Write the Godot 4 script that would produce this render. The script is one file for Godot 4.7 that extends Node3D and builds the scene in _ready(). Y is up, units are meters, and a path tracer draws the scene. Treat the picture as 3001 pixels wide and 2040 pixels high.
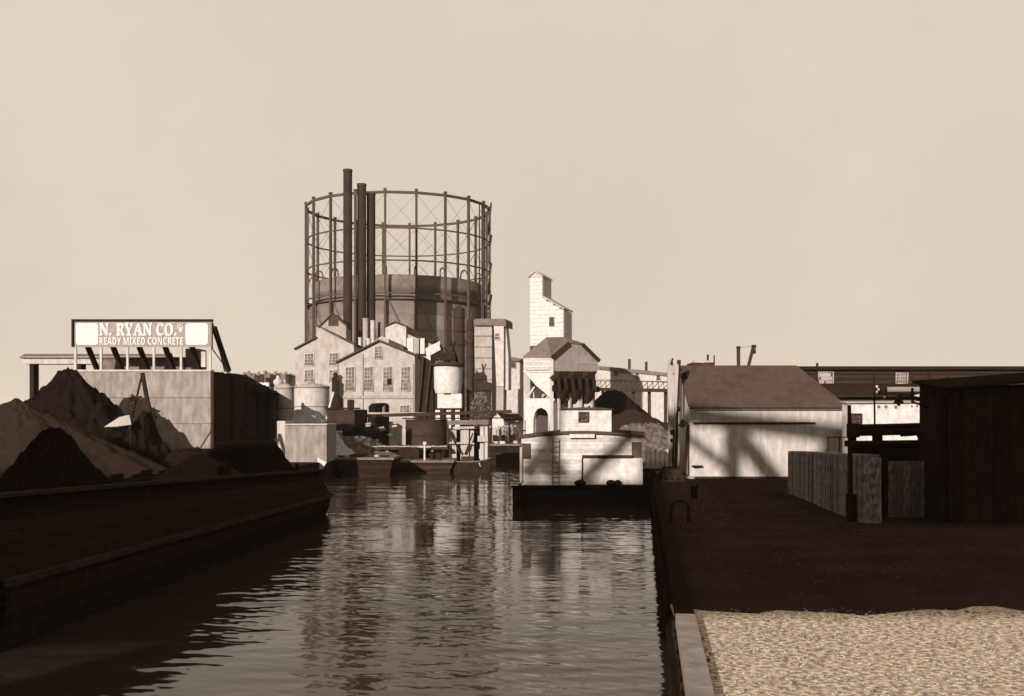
extends Node3D
# A canal basin with a gas holder, works buildings, barges and a shaded quay. Units are metres, y up, the camera looks along -z.
# Places are read off the photograph as (px, py) of its 3001 x 2040 pixels at a chosen real distance d.

const E := 7.35      # eye above the water
const F := 3228.0    # focal length in those pixels
const CX := 1500.5
const HY := 1220.0   # horizon row
const G := 2.0       # quay level above the water

var M := {}
var used := {}
var unit := BoxMesh.new()
var rng := RandomNumberGenerator.new()
var tube_cache := {}

# ---------------------------------------------------------------- places
func P(px: float, py: float, d: float) -> Vector3:
	return Vector3((px - CX) * d / F, E + (HY - py) * d / F, -d)
func X(px: float, d: float) -> float:
	return (px - CX) * d / F
func Y(py: float, d: float) -> float:
	return E + (HY - py) * d / F
func PL(px: float, py: float, o: Vector3, dir: Vector3) -> Vector3:   # the point of a vertical plane (through o, running along dir) seen at px, py
	var v := Vector3((px - CX) / F, (HY - py) / F, -1.0)
	var n := dir.cross(Vector3.UP)
	var eye := Vector3(0, E, 0)
	return eye + v * (n.dot(o - eye) / n.dot(v))
func yaw(deg: float) -> Vector3:     # horizontal direction of a wall, 0 = straight across the picture, positive turns its right end away
	return Vector3(cos(deg_to_rad(deg)), 0, -sin(deg_to_rad(deg)))

# ---------------------------------------------------------------- materials
func sepia(v: float) -> Color:
	var t := clampf(log(v / 0.03) / log(0.6 / 0.03), 0.0, 1.0)
	var g := lerpf(0.62, 0.97, t)
	var b := lerpf(0.47, 0.95, t)
	var r := v / (0.2126 + 0.7152 * g + 0.0722 * b)
	return Color(r, r * g, r * b).linear_to_srgb()

func noise_tex(sd: int, freq: float, lo: float, hi: float, octaves := 5, size := 512) -> NoiseTexture2D:
	var n := FastNoiseLite.new()
	n.seed = sd
	n.noise_type = FastNoiseLite.TYPE_SIMPLEX_SMOOTH
	n.frequency = freq
	n.fractal_octaves = octaves
	n.fractal_gain = 0.6
	var r := Gradient.new()
	r.offsets = PackedFloat32Array([0.2, 0.5, 0.8])
	var m := (lo + hi) / 2.0
	r.colors = PackedColorArray([Color(lo, lo * 0.97, lo * 0.94), Color(m, m * 0.985, m * 0.97), Color(hi, hi, hi)])
	var t := NoiseTexture2D.new()
	t.width = size
	t.height = size
	t.seamless = true
	t.noise = n
	t.color_ramp = r
	return t

func mat(called: String, v: float, rough := 0.9, tex: Texture2D = null, sc := Vector3(0.1, 0.1, 0.1), bump: Texture2D = null, cm := 2.0) -> StandardMaterial3D:
	var m := StandardMaterial3D.new()
	m.resource_name = called
	m.albedo_color = sepia(v)
	m.roughness = rough
	m.metallic_specular = 0.3 if v > 0.12 else 0.12
	if tex:
		m.albedo_texture = tex
		m.uv1_triplanar = true
		m.uv1_world_triplanar = true
		m.uv1_scale = sc
	if bump:
		m.heightmap_enabled = true
		m.heightmap_texture = bump
		m.heightmap_scale = cm
	if v < 0.03:
		m.specular_mode = BaseMaterial3D.SPECULAR_DISABLED
	M[called] = m
	return m

# ---------------------------------------------------------------- nodes
func numbered(called: String) -> String:
	if not used.has(called):
		used[called] = 0
		return called
	used[called] += 1
	return "%s_%03d" % [called, used[called]]

func thing(called: String, label: String, category: String, at: Vector3, group := "") -> Node3D:
	var o := Node3D.new()
	o.name = numbered(called)
	add_child(o)
	o.position = at
	o.set_meta("label", label)
	o.set_meta("category", category)
	if group:
		o.set_meta("group", group)
	return o

func struct(called: String) -> Node3D:
	var o := Node3D.new()
	o.name = called
	add_child(o)
	o.set_meta("kind", "structure")
	return o

func base_of(o: Node3D) -> Vector3:
	var b := Vector3.ZERO
	var n: Node = o
	while n is Node3D and n != self:
		b += (n as Node3D).position
		n = n.get_parent()
	return b

func put(t: Node3D, called: String, mesh: Mesh, m: Material, tr := Transform3D()) -> MeshInstance3D:
	var o := MeshInstance3D.new()
	o.name = called
	o.mesh = mesh
	o.material_override = m
	tr.origin -= base_of(t)
	t.add_child(o, true)
	o.transform = tr
	return o

func bx(t: Node3D, called: String, c: Vector3, size: Vector3, m: Material, turn := 0.0) -> MeshInstance3D:
	var b := Basis(Vector3.UP, deg_to_rad(turn))
	b.x *= size.x
	b.y *= size.y
	b.z *= size.z
	return put(t, called, unit, m, Transform3D(b, c))

func beam_tr(a: Vector3, b: Vector3, w: float, h: float) -> Transform3D:
	var z := b - a
	var up := Vector3.UP if absf(z.normalized().y) < 0.95 else Vector3(0, 0, 1)
	var x := up.cross(z).normalized()
	var y := z.cross(x).normalized()
	return Transform3D(Basis(x * w, y * h, z), (a + b) / 2.0)

func beam(t: Node3D, called: String, a: Vector3, b: Vector3, w: float, h: float, m: Material) -> MeshInstance3D:
	return put(t, called, unit, m, beam_tr(a, b, w, h))

func new_st() -> SurfaceTool:
	var st := SurfaceTool.new()
	st.begin(Mesh.PRIMITIVE_TRIANGLES)
	st.set_smooth_group(-1)
	return st

func tri(st: SurfaceTool, a: Vector3, b: Vector3, c: Vector3) -> void:
	st.add_vertex(a)
	st.add_vertex(b)
	st.add_vertex(c)

func quad(st: SurfaceTool, a: Vector3, b: Vector3, c: Vector3, d: Vector3) -> void:
	tri(st, a, b, c)
	tri(st, a, c, d)

func add_box(st: SurfaceTool, tr: Transform3D) -> void:
	st.append_from(unit, 0, tr)

func add_prism(st: SurfaceTool, pts: Array, ext: Vector3) -> void:
	var n := Vector3.ZERO
	for i in pts.size():
		var a: Vector3 = pts[i]
		var b: Vector3 = pts[(i + 1) % pts.size()]
		n += a.cross(b)
	n = n.normalized()
	var u: Vector3 = (pts[1] - pts[0]).normalized()
	var v := n.cross(u).normalized()
	var flat := PackedVector2Array()
	for p in pts:
		flat.append(Vector2(u.dot(p), v.dot(p)))
	var idx := Geometry2D.triangulate_polygon(flat)
	var s := 1.0 if ext.dot(n) > 0 else -1.0
	for i in range(0, idx.size(), 3):
		var a: Vector3 = pts[idx[i]]
		var b: Vector3 = pts[idx[i + 1]]
		var c: Vector3 = pts[idx[i + 2]]
		if (b - a).cross(c - a).dot(n) * s < 0:
			var k := b
			b = c
			c = k
		tri(st, a, b, c)
		tri(st, a + ext, c + ext, b + ext)
	for i in pts.size():
		var a: Vector3 = pts[i]
		var b: Vector3 = pts[(i + 1) % pts.size()]
		if s > 0:
			quad(st, a, a + ext, b + ext, b)
		else:
			quad(st, a, b, b + ext, a + ext)

func done(st: SurfaceTool) -> ArrayMesh:
	st.generate_normals()
	return st.commit()

func prism(t: Node3D, called: String, pts: Array, ext: Vector3, m: Material) -> MeshInstance3D:
	var st := new_st()
	add_prism(st, pts, ext)
	return put(t, called, done(st), m)

func add_lathe(st: SurfaceTool, prof: Array, n := 24, tr := Transform3D()) -> void:   # prof: [radius, height] from below to above, smooth around
	for k in prof.size() - 1:
		for i in n:
			var a0 := TAU * i / n
			var a1 := TAU * (i + 1) / n
			var p := []
			for q in [[a0, k], [a1, k], [a1, k + 1], [a0, k + 1]]:
				p.append(tr * Vector3(cos(q[0]) * prof[q[1]][0], prof[q[1]][1], sin(q[0]) * prof[q[1]][0]))
			if prof[k][0] < 1e-4:
				tri(st, p[0], p[3], p[2])
			elif prof[k + 1][0] < 1e-4:
				tri(st, p[0], p[3], p[1])
			else:
				quad(st, p[0], p[3], p[2], p[1])

func lathe(t: Node3D, called: String, at: Vector3, prof: Array, m: Material, n := 24, smooth := true) -> MeshInstance3D:
	var st := new_st()
	if smooth:
		st.set_smooth_group(1)
	add_lathe(st, prof, n)
	return put(t, called, done(st), m, Transform3D(Basis(), at))

func cyl(t: Node3D, called: String, a: Vector3, b: Vector3, r: float, m: Material, r1 := -1.0, n := 14) -> MeshInstance3D:
	if r1 < 0:
		r1 = r
	var key := "%.3f %d" % [r1 / r, n]
	if not tube_cache.has(key):
		var c := CylinderMesh.new()
		c.bottom_radius = 1.0
		c.top_radius = r1 / r
		c.height = 1.0
		c.radial_segments = n
		c.rings = 1
		tube_cache[key] = c
	var y := b - a
	var k := Vector3(1, 0, 0) if absf(y.normalized().x) < 0.9 else Vector3(0, 0, 1)
	var z := k.cross(y).normalized()
	var x := y.cross(z).normalized()
	return put(t, called, tube_cache[key], m, Transform3D(Basis(x * r, y, z * r), (a + b) / 2.0))

# a wall drawn by its outline on a vertical plane, with thickness backwards
func front(t: Node3D, called: String, outline: Array, o: Vector3, dir: Vector3, deep: float, m: Material) -> MeshInstance3D:
	var pts := []
	for q in outline:
		pts.append(PL(q[0], q[1], o, dir))
	var back := dir.cross(Vector3.UP).normalized()
	if back.z > 0:
		back = -back
	return prism(t, called, pts, back * deep, m)

func zone(x0: float, y0: float, k: float, pts: Array) -> Array:     # coordinates measured on an enlarged crop -> photograph pixels
	var r := []
	for q in pts:
		r.append([x0 + q[0] / k, y0 + q[1] / k])
	return r
func z1(p: Array) -> Array: return zone(160, 900, 3.16, p)
func z3(p: Array) -> Array: return zone(800, 880, 3.038, p)
func z4(p: Array) -> Array: return zone(1360, 760, 3.16, p)
func z5(p: Array) -> Array: return zone(1460, 1160, 3.16, p)
func z6(p: Array) -> Array: return zone(1900, 1000, 2.421, p)
func zl(p: Array) -> Array: return zone(680, 1060, 4.6475, p)
func zm(p: Array) -> Array: return zone(1040, 1160, 4.15, p)

# a window on a vertical plane: a frame with glazing bars, each pane its own piece
func window(t: Node3D, c: Vector3, w: float, h: float, nx: int, ny: int, dir: Vector3, fm: Material, gm: Material, gm2: Material = null, called := "window", bar := 0.07) -> void:
	var out := -dir.cross(Vector3.UP).normalized()
	if out.z < 0 and absf(out.z) > 0.2:
		out = -out
	var b := Basis(dir, Vector3.UP, out)
	var st := new_st()
	for s in [-1.0, 1.0]:
		add_box(st, Transform3D(b * Basis.from_scale(Vector3(0.14, h + 0.28, 0.16)), c + dir * s * (w / 2 + 0.07) + out * 0.06))
		add_box(st, Transform3D(b * Basis.from_scale(Vector3(w - 0.002, 0.14, 0.15)), c + Vector3.UP * s * (h / 2 + 0.07) + out * 0.06))
	for i in range(1, nx):
		add_box(st, Transform3D(b * Basis.from_scale(Vector3(bar, h - 0.002, 0.1)), c + dir * (w * i / nx - w / 2) + out * 0.05))
	for j in range(1, ny):
		add_box(st, Transform3D(b * Basis.from_scale(Vector3(w - 0.004, bar * (1.8 if ny > 4 and j == ny / 2 else 1.0), 0.094)), c + Vector3.UP * (h * j / ny - h / 2) + out * 0.05))
	var fr := put(t, called, done(st), fm)
	for i in nx:
		for j in ny:
			var q := c + dir * (w * (i + 0.5) / nx - w / 2) + Vector3.UP * (h * (j + 0.5) / ny - h / 2) + out * (0.02 + rng.randf() * 0.006)
			var lean := Basis(dir, rng.randf_range(-0.02, 0.02))
			put(fr, "pane", unit, gm2 if gm2 and rng.randf() < 0.25 else gm, Transform3D(lean * b * Basis.from_scale(Vector3(w / nx - bar, h / ny - bar, 0.012)), q))

# a heap: cone with an uneven surface, on the level ground
func heap(called: String, label: String, category: String, at: Vector3, top: float, rx: float, rz: float, m: Material, flat := 0.0, sd := 1, rough := 0.12, group := "") -> Node3D:
	var t := thing(called, label, category, at, group)
	var n := FastNoiseLite.new()
	n.seed = sd
	n.frequency = 0.35
	n.fractal_octaves = 4
	var st := new_st()
	st.set_smooth_group(1)
	var na := 128
	var nr := 44
	var pt := func(i: int, j: int) -> Vector3:
		var a := TAU * (i % na) / na
		var r := float(j) / nr
		var edge := 1.0 + 0.12 * n.get_noise_2d(cos(a) * 3.0, sin(a) * 3.0 + sd)
		var x := cos(a) * r * rx * edge
		var z := sin(a) * r * rz * edge
		var s := clampf((r - flat) / (1.0 - flat), 0.0, 1.0)
		var h := top * (1.0 - s) * (1.0 if j < nr else 0.0)
		h += rough * top * n.get_noise_2d(x * 2.0, z * 2.0) * minf(1.0, 4.0 * (1.0 - r))
		h += 0.16 * n.get_noise_2d(x * 6.0 + 50.0, z * 6.0) * minf(1.0, 3.0 * (1.0 - r))
		h -= 0.28 * absf(n.get_noise_2d(a * 22.0, r * 2.0 + sd)) * minf(1.0, 3.0 * r) * minf(1.0, 5.0 * (1.0 - r))
		return Vector3(x, maxf(h, 0.0) if j < nr else -0.05, z)
	for j in nr:
		for i in na:
			var a: Vector3 = pt.call(i, j)
			var b: Vector3 = pt.call(i + 1, j)
			var c: Vector3 = pt.call(i + 1, j + 1)
			var d: Vector3 = pt.call(i, j + 1)
			if j == 0:
				tri(st, a, d, c)
			else:
				quad(st, a, d, c, b)
	put(t, "mound", done(st), m, Transform3D(Basis(), at))
	return t

func gable_roof(t: Node3D, a: Vector3, b: Vector3, ridge: Vector3, back: Vector3, over: float, thick: float, m: Material) -> void:   # two sloping slabs over a gable a-ridge-b, running along back
	for side in [[a, ridge], [b, ridge]]:
		var lo: Vector3 = side[0]
		var hi: Vector3 = side[1]
		var down := (lo - hi).normalized() * over
		var f := -back.normalized() * over
		var up := back.cross(lo - hi).normalized()
		if up.y < 0:
			up = -up
		var lift := up * 0.012
		prism(t, "roof_slope", [hi + f + lift, lo + down + f + lift, lo + down + back - f + lift, hi + back - f + lift], up * thick, m)

# ================================================================ the scene
func _ready() -> void:
	rng.seed = 7
	var cam := Camera3D.new()
	cam.name = "camera"
	cam.set_frustum(0.5 * 2040.0 / F, Vector2(0, 0.5 * (HY - 1020.0) / F), 0.5, 6000.0)
	cam.position = Vector3(0, E, 0)
	add_child(cam)
	cam.current = true
	var env := Environment.new()
	var sky_mat := ProceduralSkyMaterial.new()
	sky_mat.sky_top_color = Color(0.44, 0.392, 0.338).linear_to_srgb()
	sky_mat.sky_horizon_color = Color(0.392, 0.332, 0.27).linear_to_srgb()
	sky_mat.sky_curve = 1.1
	sky_mat.ground_horizon_color = Color(0.3, 0.22, 0.16).linear_to_srgb()
	sky_mat.ground_bottom_color = Color(0.12, 0.08, 0.06).linear_to_srgb()
	sky_mat.sun_angle_max = 4.0
	var haze_noise := FastNoiseLite.new()
	haze_noise.seed = 17
	haze_noise.frequency = 0.006
	haze_noise.fractal_octaves = 6
	haze_noise.fractal_gain = 0.62
	var haze_ramp := Gradient.new()
	haze_ramp.offsets = PackedFloat32Array([0.25, 0.75])
	haze_ramp.colors = PackedColorArray([Color(0.0, 0.0, 0.0, 1.0), Color(0.17, 0.152, 0.128, 1.0)])
	var haze_tex := NoiseTexture2D.new()
	haze_tex.width = 2048
	haze_tex.height = 1024
	haze_tex.seamless = true
	haze_tex.noise = haze_noise
	haze_tex.color_ramp = haze_ramp
	sky_mat.sky_cover = haze_tex
	var sky := Sky.new()
	sky.sky_material = sky_mat
	env.background_mode = Environment.BG_SKY
	env.sky = sky
	env.tonemap_mode = Environment.TONE_MAPPER_LINEAR
	env.tonemap_exposure = 1.8
	env.sdfgi_enabled = true
	env.ssao_enabled = true
	env.ssil_enabled = true
	env.fog_enabled = true
	env.fog_density = 0.00008
	env.fog_light_color = Color(0.95, 0.9, 0.84)
	var we := WorldEnvironment.new()
	we.name = "environment"
	we.environment = env
	add_child(we)
	var sun := DirectionalLight3D.new()
	sun.name = "sun"
	sun.light_color = Color(1.0, 0.975, 0.94)
	sun.light_energy = 1.6
	sun.light_angular_distance = 0.55
	sun.shadow_enabled = true
	var el := deg_to_rad(16.0)
	var az := deg_to_rad(25.0)
	var towards := Vector3(sin(az) * cos(el), -sin(el), -cos(az) * cos(el))
	sun.basis = Basis.looking_at(towards, Vector3.UP)
	add_child(sun)
	make_materials()
	setting()
	viaduct()
	left_bank()
	left_barge()
	gas_holder()
	works()
	hopper_side()
	basin_middle()
	right_bank()
	covered_barge()
	far_things()

func make_materials() -> void:
	var blotch := noise_tex(3, 0.012, 0.82, 1.0)
	var grain := noise_tex(5, 0.05, 0.5, 1.0, 4)
	var soft := noise_tex(9, 0.02, 0.88, 1.0)
	var coarse := noise_tex(11, 0.03, 0.55, 1.0, 5)
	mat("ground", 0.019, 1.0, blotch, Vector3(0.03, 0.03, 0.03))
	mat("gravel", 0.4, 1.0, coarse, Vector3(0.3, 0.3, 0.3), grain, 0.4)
	M.gravel.albedo_color = Color(0.55, 0.435, 0.335).linear_to_srgb()  # sunlight on the near strip is put into this pale tone
	mat("stone_pale", 0.33, 1.0)
	mat("stone_dark", 0.09, 1.0)
	mat("cinder", 0.034, 1.0)
	mat("weed", 0.12, 1.0)
	mat("dock_wood", 0.017, 0.95, grain, Vector3(0.4, 0.05, 0.4))
	mat("concrete", 0.185, 0.95, blotch, Vector3(0.16, 0.05, 0.16), grain, 1.0)
	mat("concrete_b", 0.175, 0.95, blotch, Vector3(0.2, 0.06, 0.2), grain, 1.0)
	mat("old_concrete", 0.2, 1.0, coarse, Vector3(0.5, 0.12, 0.5), grain, 3.0)
	mat("old_concrete_b", 0.14, 1.0, coarse, Vector3(0.7, 0.09, 0.7), grain, 3.0)
	mat("white", 0.32, 0.85, soft, Vector3(0.12, 0.06, 0.12))
	mat("white_b", 0.305, 0.85, soft, Vector3(0.2, 0.05, 0.2))
	mat("bright", 0.4, 0.8, soft, Vector3(0.15, 0.1, 0.15))
	mat("pale_wood", 0.27, 0.9, soft, Vector3(0.4, 0.03, 0.4))
	mat("factory", 0.265, 0.9, soft, Vector3(0.06, 0.04, 0.06))
	mat("grey_wall", 0.22, 0.9, soft, Vector3(0.1, 0.04, 0.1))
	mat("roof", 0.045, 0.95, soft, Vector3(0.12, 0.12, 0.12))
	mat("roof_b", 0.04, 0.95, soft, Vector3(0.12, 0.12, 0.12))
	mat("roof_dark", 0.02, 0.95, blotch, Vector3(0.1, 0.1, 0.1))
	mat("roof_grey", 0.11, 0.95, blotch, Vector3(0.12, 0.12, 0.12))
	mat("dark", 0.016, 0.9, blotch, Vector3(0.3, 0.1, 0.3))
	mat("dark_b", 0.013, 0.9, blotch, Vector3(0.3, 0.1, 0.3))
	mat("dark_steel", 0.03, 0.7, blotch, Vector3(0.1, 0.1, 0.1))
	mat("mid_dark", 0.028, 0.9, blotch, Vector3(0.1, 0.1, 0.1))
	mat("steel", 0.03, 0.75, blotch, Vector3(0.08, 0.03, 0.08))
	mat("stack", 0.024, 0.85, blotch, Vector3(0.06, 0.03, 0.06))
	mat("frame_steel", 0.04, 0.8)
	mat("tank", 0.135, 0.85, blotch, Vector3(0.035, 0.02, 0.035))
	mat("tank_b", 0.12, 0.85, blotch, Vector3(0.03, 0.025, 0.03))
	mat("coal", 0.009, 1.0, coarse, Vector3(0.25, 0.25, 0.25), grain, 6.0)
	mat("sand", 0.16, 1.0, grain, Vector3(0.3, 0.3, 0.3), grain, 3.0)
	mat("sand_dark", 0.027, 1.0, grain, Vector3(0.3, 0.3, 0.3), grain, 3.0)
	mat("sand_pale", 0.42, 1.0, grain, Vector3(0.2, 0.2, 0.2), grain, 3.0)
	mat("bank", 0.11, 1.0, coarse, Vector3(0.08, 0.08, 0.08), grain, 8.0)
	mat("sign_face", 0.2, 0.8, soft, Vector3(0.2, 0.2, 0.2))
	mat("sign_print", 0.32, 0.8)
	mat("sign_white", 0.4, 0.8)
	mat("glass", 0.08, 0.25)
	mat("glass_b", 0.12, 0.3)
	mat("glass_dark", 0.035, 0.15)
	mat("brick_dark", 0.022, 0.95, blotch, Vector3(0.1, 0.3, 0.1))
	mat("far_wall", 0.22, 0.95)
	mat("far_dark", 0.1, 0.95)
	mat("viaduct", 0.12, 0.95, soft, Vector3(0.05, 0.05, 0.05))
	var w := StandardMaterial3D.new()
	w.resource_name = "water"
	w.albedo_color = sepia(0.012)
	w.roughness = 0.06
	w.metallic_specular = 0.25
	M["water"] = w

# ---------------------------------------------------------------- ground and water
func canal_right() -> Array:
	return [Vector2(-6, -60), Vector2(3.4, 19.5), Vector2(4.5, 28.5), Vector2(12, 92), Vector2(14.3, 111.5), Vector2(6, 140), Vector2(2.4, 165), Vector2(1.8, 183)]
func canal_left() -> Array:
	return [Vector2(-6, 183), Vector2(-6.2, 165), Vector2(-8.8, 154.5), Vector2(-20, 150), Vector2(-21.8, 144), Vector2(-21.8, 133), Vector2(-22.6, 124), Vector2(-24.5, 100), Vector2(-26, 60), Vector2(-28, -60)]

func setting() -> void:
	var gr := struct("ground")
	var outline := [Vector2(-2500, -60), Vector2(-28, -60)]
	var l := canal_left()
	l.reverse()
	outline += l.slice(1)
	var r := canal_right()
	r.reverse()
	outline += r
	outline += [Vector2(2500, -60), Vector2(2500, 4000), Vector2(-2500, 4000)]
	var pts := []
	for q in outline:
		pts.append(Vector3(q.x, G, -q.y))
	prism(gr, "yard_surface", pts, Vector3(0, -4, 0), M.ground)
	# gravel coloured pale for the sunlight on the near quay, with uneven edge
	var ap := struct("sunlit_gravel_strip")
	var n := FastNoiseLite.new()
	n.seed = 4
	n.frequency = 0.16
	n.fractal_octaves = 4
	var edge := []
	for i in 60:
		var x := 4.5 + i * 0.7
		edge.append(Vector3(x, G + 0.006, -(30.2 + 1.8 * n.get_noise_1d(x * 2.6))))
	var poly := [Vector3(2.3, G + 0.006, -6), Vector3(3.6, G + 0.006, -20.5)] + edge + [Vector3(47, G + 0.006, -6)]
	prism(ap, "sunlit_gravel_surface", poly, Vector3(0, -0.05, 0), M.gravel)
	# loose stones and tufts on it
	for spec in [["pale_stones", 2400, M.stone_pale, 0.026], ["dark_stones", 1500, M.stone_dark, 0.034], ["dry_weeds", 1300, M.weed, 0.08]]:
		var mm := MultiMesh.new()
		mm.transform_format = MultiMesh.TRANSFORM_3D
		var st := new_st()
		if spec[0] == "dry_weeds":
			for k in 9:
				var a := rng.randf() * TAU
				var o := Vector3(cos(a), 0, sin(a)) * rng.randf() * 0.6
				var s := Vector3(cos(a + 1.5), 0, sin(a + 1.5)) * 0.12
				tri(st, o - s, o + s, o * 1.7 + Vector3(0, 1.2 + rng.randf(), 0))
		else:
			add_lathe(st, [[0.0, -0.5], [0.9, -0.25], [1.0, 0.1], [0.6, 0.5], [0.0, 0.62]], 6)
		mm.mesh = done(st)
		mm.instance_count = spec[1]
		for i in spec[1]:
			var d: float = rng.randf_range(19.5, 30.5)
			var x0: float = 4.3 + 0.118 * (d - 26.0)
			var x: float = x0 + rng.randf() * 18.0
			var s: float = spec[3] * rng.randf_range(0.3, 1.3)
			if n.get_noise_2d(x * 2.2, d * 4.5) < 0.02 + 0.02 * (x - x0) and spec[0] == "dry_weeds":
				s *= 0.2
			var b := Basis(Vector3.UP, rng.randf() * TAU) * Basis.from_scale(Vector3(s * rng.randf_range(0.7, 1.6), s * 0.7, s))
			mm.set_instance_transform(i, Transform3D(b, Vector3(x, G + 0.012 + s * 0.15, -d)))
		var o := MultiMeshInstance3D.new()
		o.name = spec[0]
		o.multimesh = mm
		o.material_override = spec[2]
		o.set_meta("kind", "stuff")
		o.set_meta("label", {"pale_stones": "pale loose stones on the sunlit near end of the quay", "dark_stones": "dark cinders on the sunlit near end of the quay", "dry_weeds": "short dry weeds on the sunlit near end of the quay"}[spec[0]])
		o.set_meta("category", "weeds" if spec[0] == "dry_weeds" else "stones")
		add_child(o)
	var ym := MultiMesh.new()
	ym.transform_format = MultiMesh.TRANSFORM_3D
	var yst := new_st()
	add_lathe(yst, [[0.0, -0.5], [0.9, -0.25], [1.0, 0.1], [0.6, 0.5], [0.0, 0.62]], 6)
	ym.mesh = done(yst)
	ym.instance_count = 3500
	for i in 3500:
		var d := 30.0 + 62.0 * pow(rng.randf(), 0.7)
		var x := 4.7 + 0.118 * (d - 26.0) + rng.randf() * 20.0
		if x > 16.8 and d > 53.0:
			x = 4.9 + 0.118 * (d - 26.0) + rng.randf() * 3.0
		var s := rng.randf_range(0.015, 0.055)
		ym.set_instance_transform(i, Transform3D(Basis(Vector3.UP, rng.randf() * TAU) * Basis.from_scale(Vector3(s * 1.4, s * 0.6, s)), Vector3(x, G + s * 0.12, -d)))
	var yo := MultiMeshInstance3D.new()
	yo.name = "yard_cinders"
	yo.multimesh = ym
	yo.material_override = M.cinder
	yo.set_meta("kind", "stuff")
	yo.set_meta("label", "loose cinders strewn over the shaded quay")
	yo.set_meta("category", "stones")
	add_child(yo)
	# timber face of the right quay: vertical sheet piles and a cap
	var qw := struct("quay_wall")
	var cr := canal_right()
	for k in range(1, 4):
		var a: Vector2 = cr[k - 1] if k > 1 else Vector2(2.4, 11)
		var b: Vector2 = cr[k]
		var len := a.distance_to(b)
		var cnt := int(len / 0.62)
		for i in cnt:
			var q := a.lerp(b, (i + 0.5) / cnt)
			var deg := rad_to_deg(atan2(b.x - a.x, b.y - a.y))
			bx(qw, "sheet_pile", Vector3(q.x - 0.14 - 0.06 * (i % 2), 0.35 + rng.randf_range(-0.06, 0.06), -q.y), Vector3(0.26, 3.1, 0.56), M.dock_wood, -deg)
		beam(qw, "wale", Vector3(a.x - 0.36, 1.35, -a.y), Vector3(b.x - 0.36, 1.35, -b.y), 0.18, 0.3, M.dock_wood)
		beam(qw, "cap_timber", Vector3(a.x - 0.02, G + 0.1, -a.y), Vector3(b.x - 0.02, G + 0.1, -b.y), 0.5, 0.28, M.dock_wood if k > 2 else M.concrete)
	# water
	var wt := MeshInstance3D.new()
	wt.name = "water"
	wt.set_meta("kind", "structure")
	wt.mesh = water_mesh()
	wt.material_override = M.water
	add_child(wt)

func water_mesh() -> ArrayMesh:
	var waves := []
	var wr := RandomNumberGenerator.new()
	wr.seed = 21
	for i in 30:
		var lam := 0.34 * pow(1.125, i)
		var dir := wr.randf_range(-0.75, 0.75) + (PI if wr.randf() < 0.4 else 0.0)
		var k := TAU / lam
		var slope := 0.015 if lam < 1.4 else 0.008
		waves.append([sin(dir) * k, cos(dir) * k, slope / k, wr.randf() * TAU])
	var gust := FastNoiseLite.new()
	gust.seed = 2
	gust.frequency = 0.045
	var rows := [-60.0, -20.0, 0.0, 12.0]
	var d := 17.0
	while d < 186.0:
		rows.append(d)
		d += 0.13 if d < 50 else 0.2 if d < 80 else 0.34 if d < 120 else 0.6
	var x0 := -29.0
	var nx := 126
	var dx := 43.0 / (nx - 1)
	var v := PackedVector3Array()
	var nn := PackedVector3Array()
	for dd in rows:
		for i in nx:
			var x: float = x0 + i * dx
			var h := 0.0
			var sx := 0.0
			var sd := 0.0
			var calm: float = clampf(0.72 + 1.3 * gust.get_noise_2d(x * 1.4, dd * 0.6), 0.15, 1.4)
			if dd >= 17.0:
				for w in waves:
					var ph: float = w[0] * x + w[1] * dd + w[3]
					var c := cos(ph)
					h += w[2] * sin(ph)
					sx += w[2] * w[0] * c
					sd += w[2] * w[1] * c
			v.append(Vector3(x, h * calm, -dd))
			nn.append(Vector3(-sx * calm, 1.0, sd * calm).normalized())
	var idx := PackedInt32Array()
	for j in rows.size() - 1:
		for i in nx - 1:
			var a := j * nx + i
			idx.append_array(PackedInt32Array([a, a + nx, a + 1, a + 1, a + nx, a + nx + 1]))
	var arr := []
	arr.resize(Mesh.ARRAY_MAX)
	arr[Mesh.ARRAY_VERTEX] = v
	arr[Mesh.ARRAY_NORMAL] = nn
	arr[Mesh.ARRAY_INDEX] = idx
	var m := ArrayMesh.new()
	m.add_surface_from_arrays(Mesh.PRIMITIVE_TRIANGLES, arr)
	return m

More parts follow.
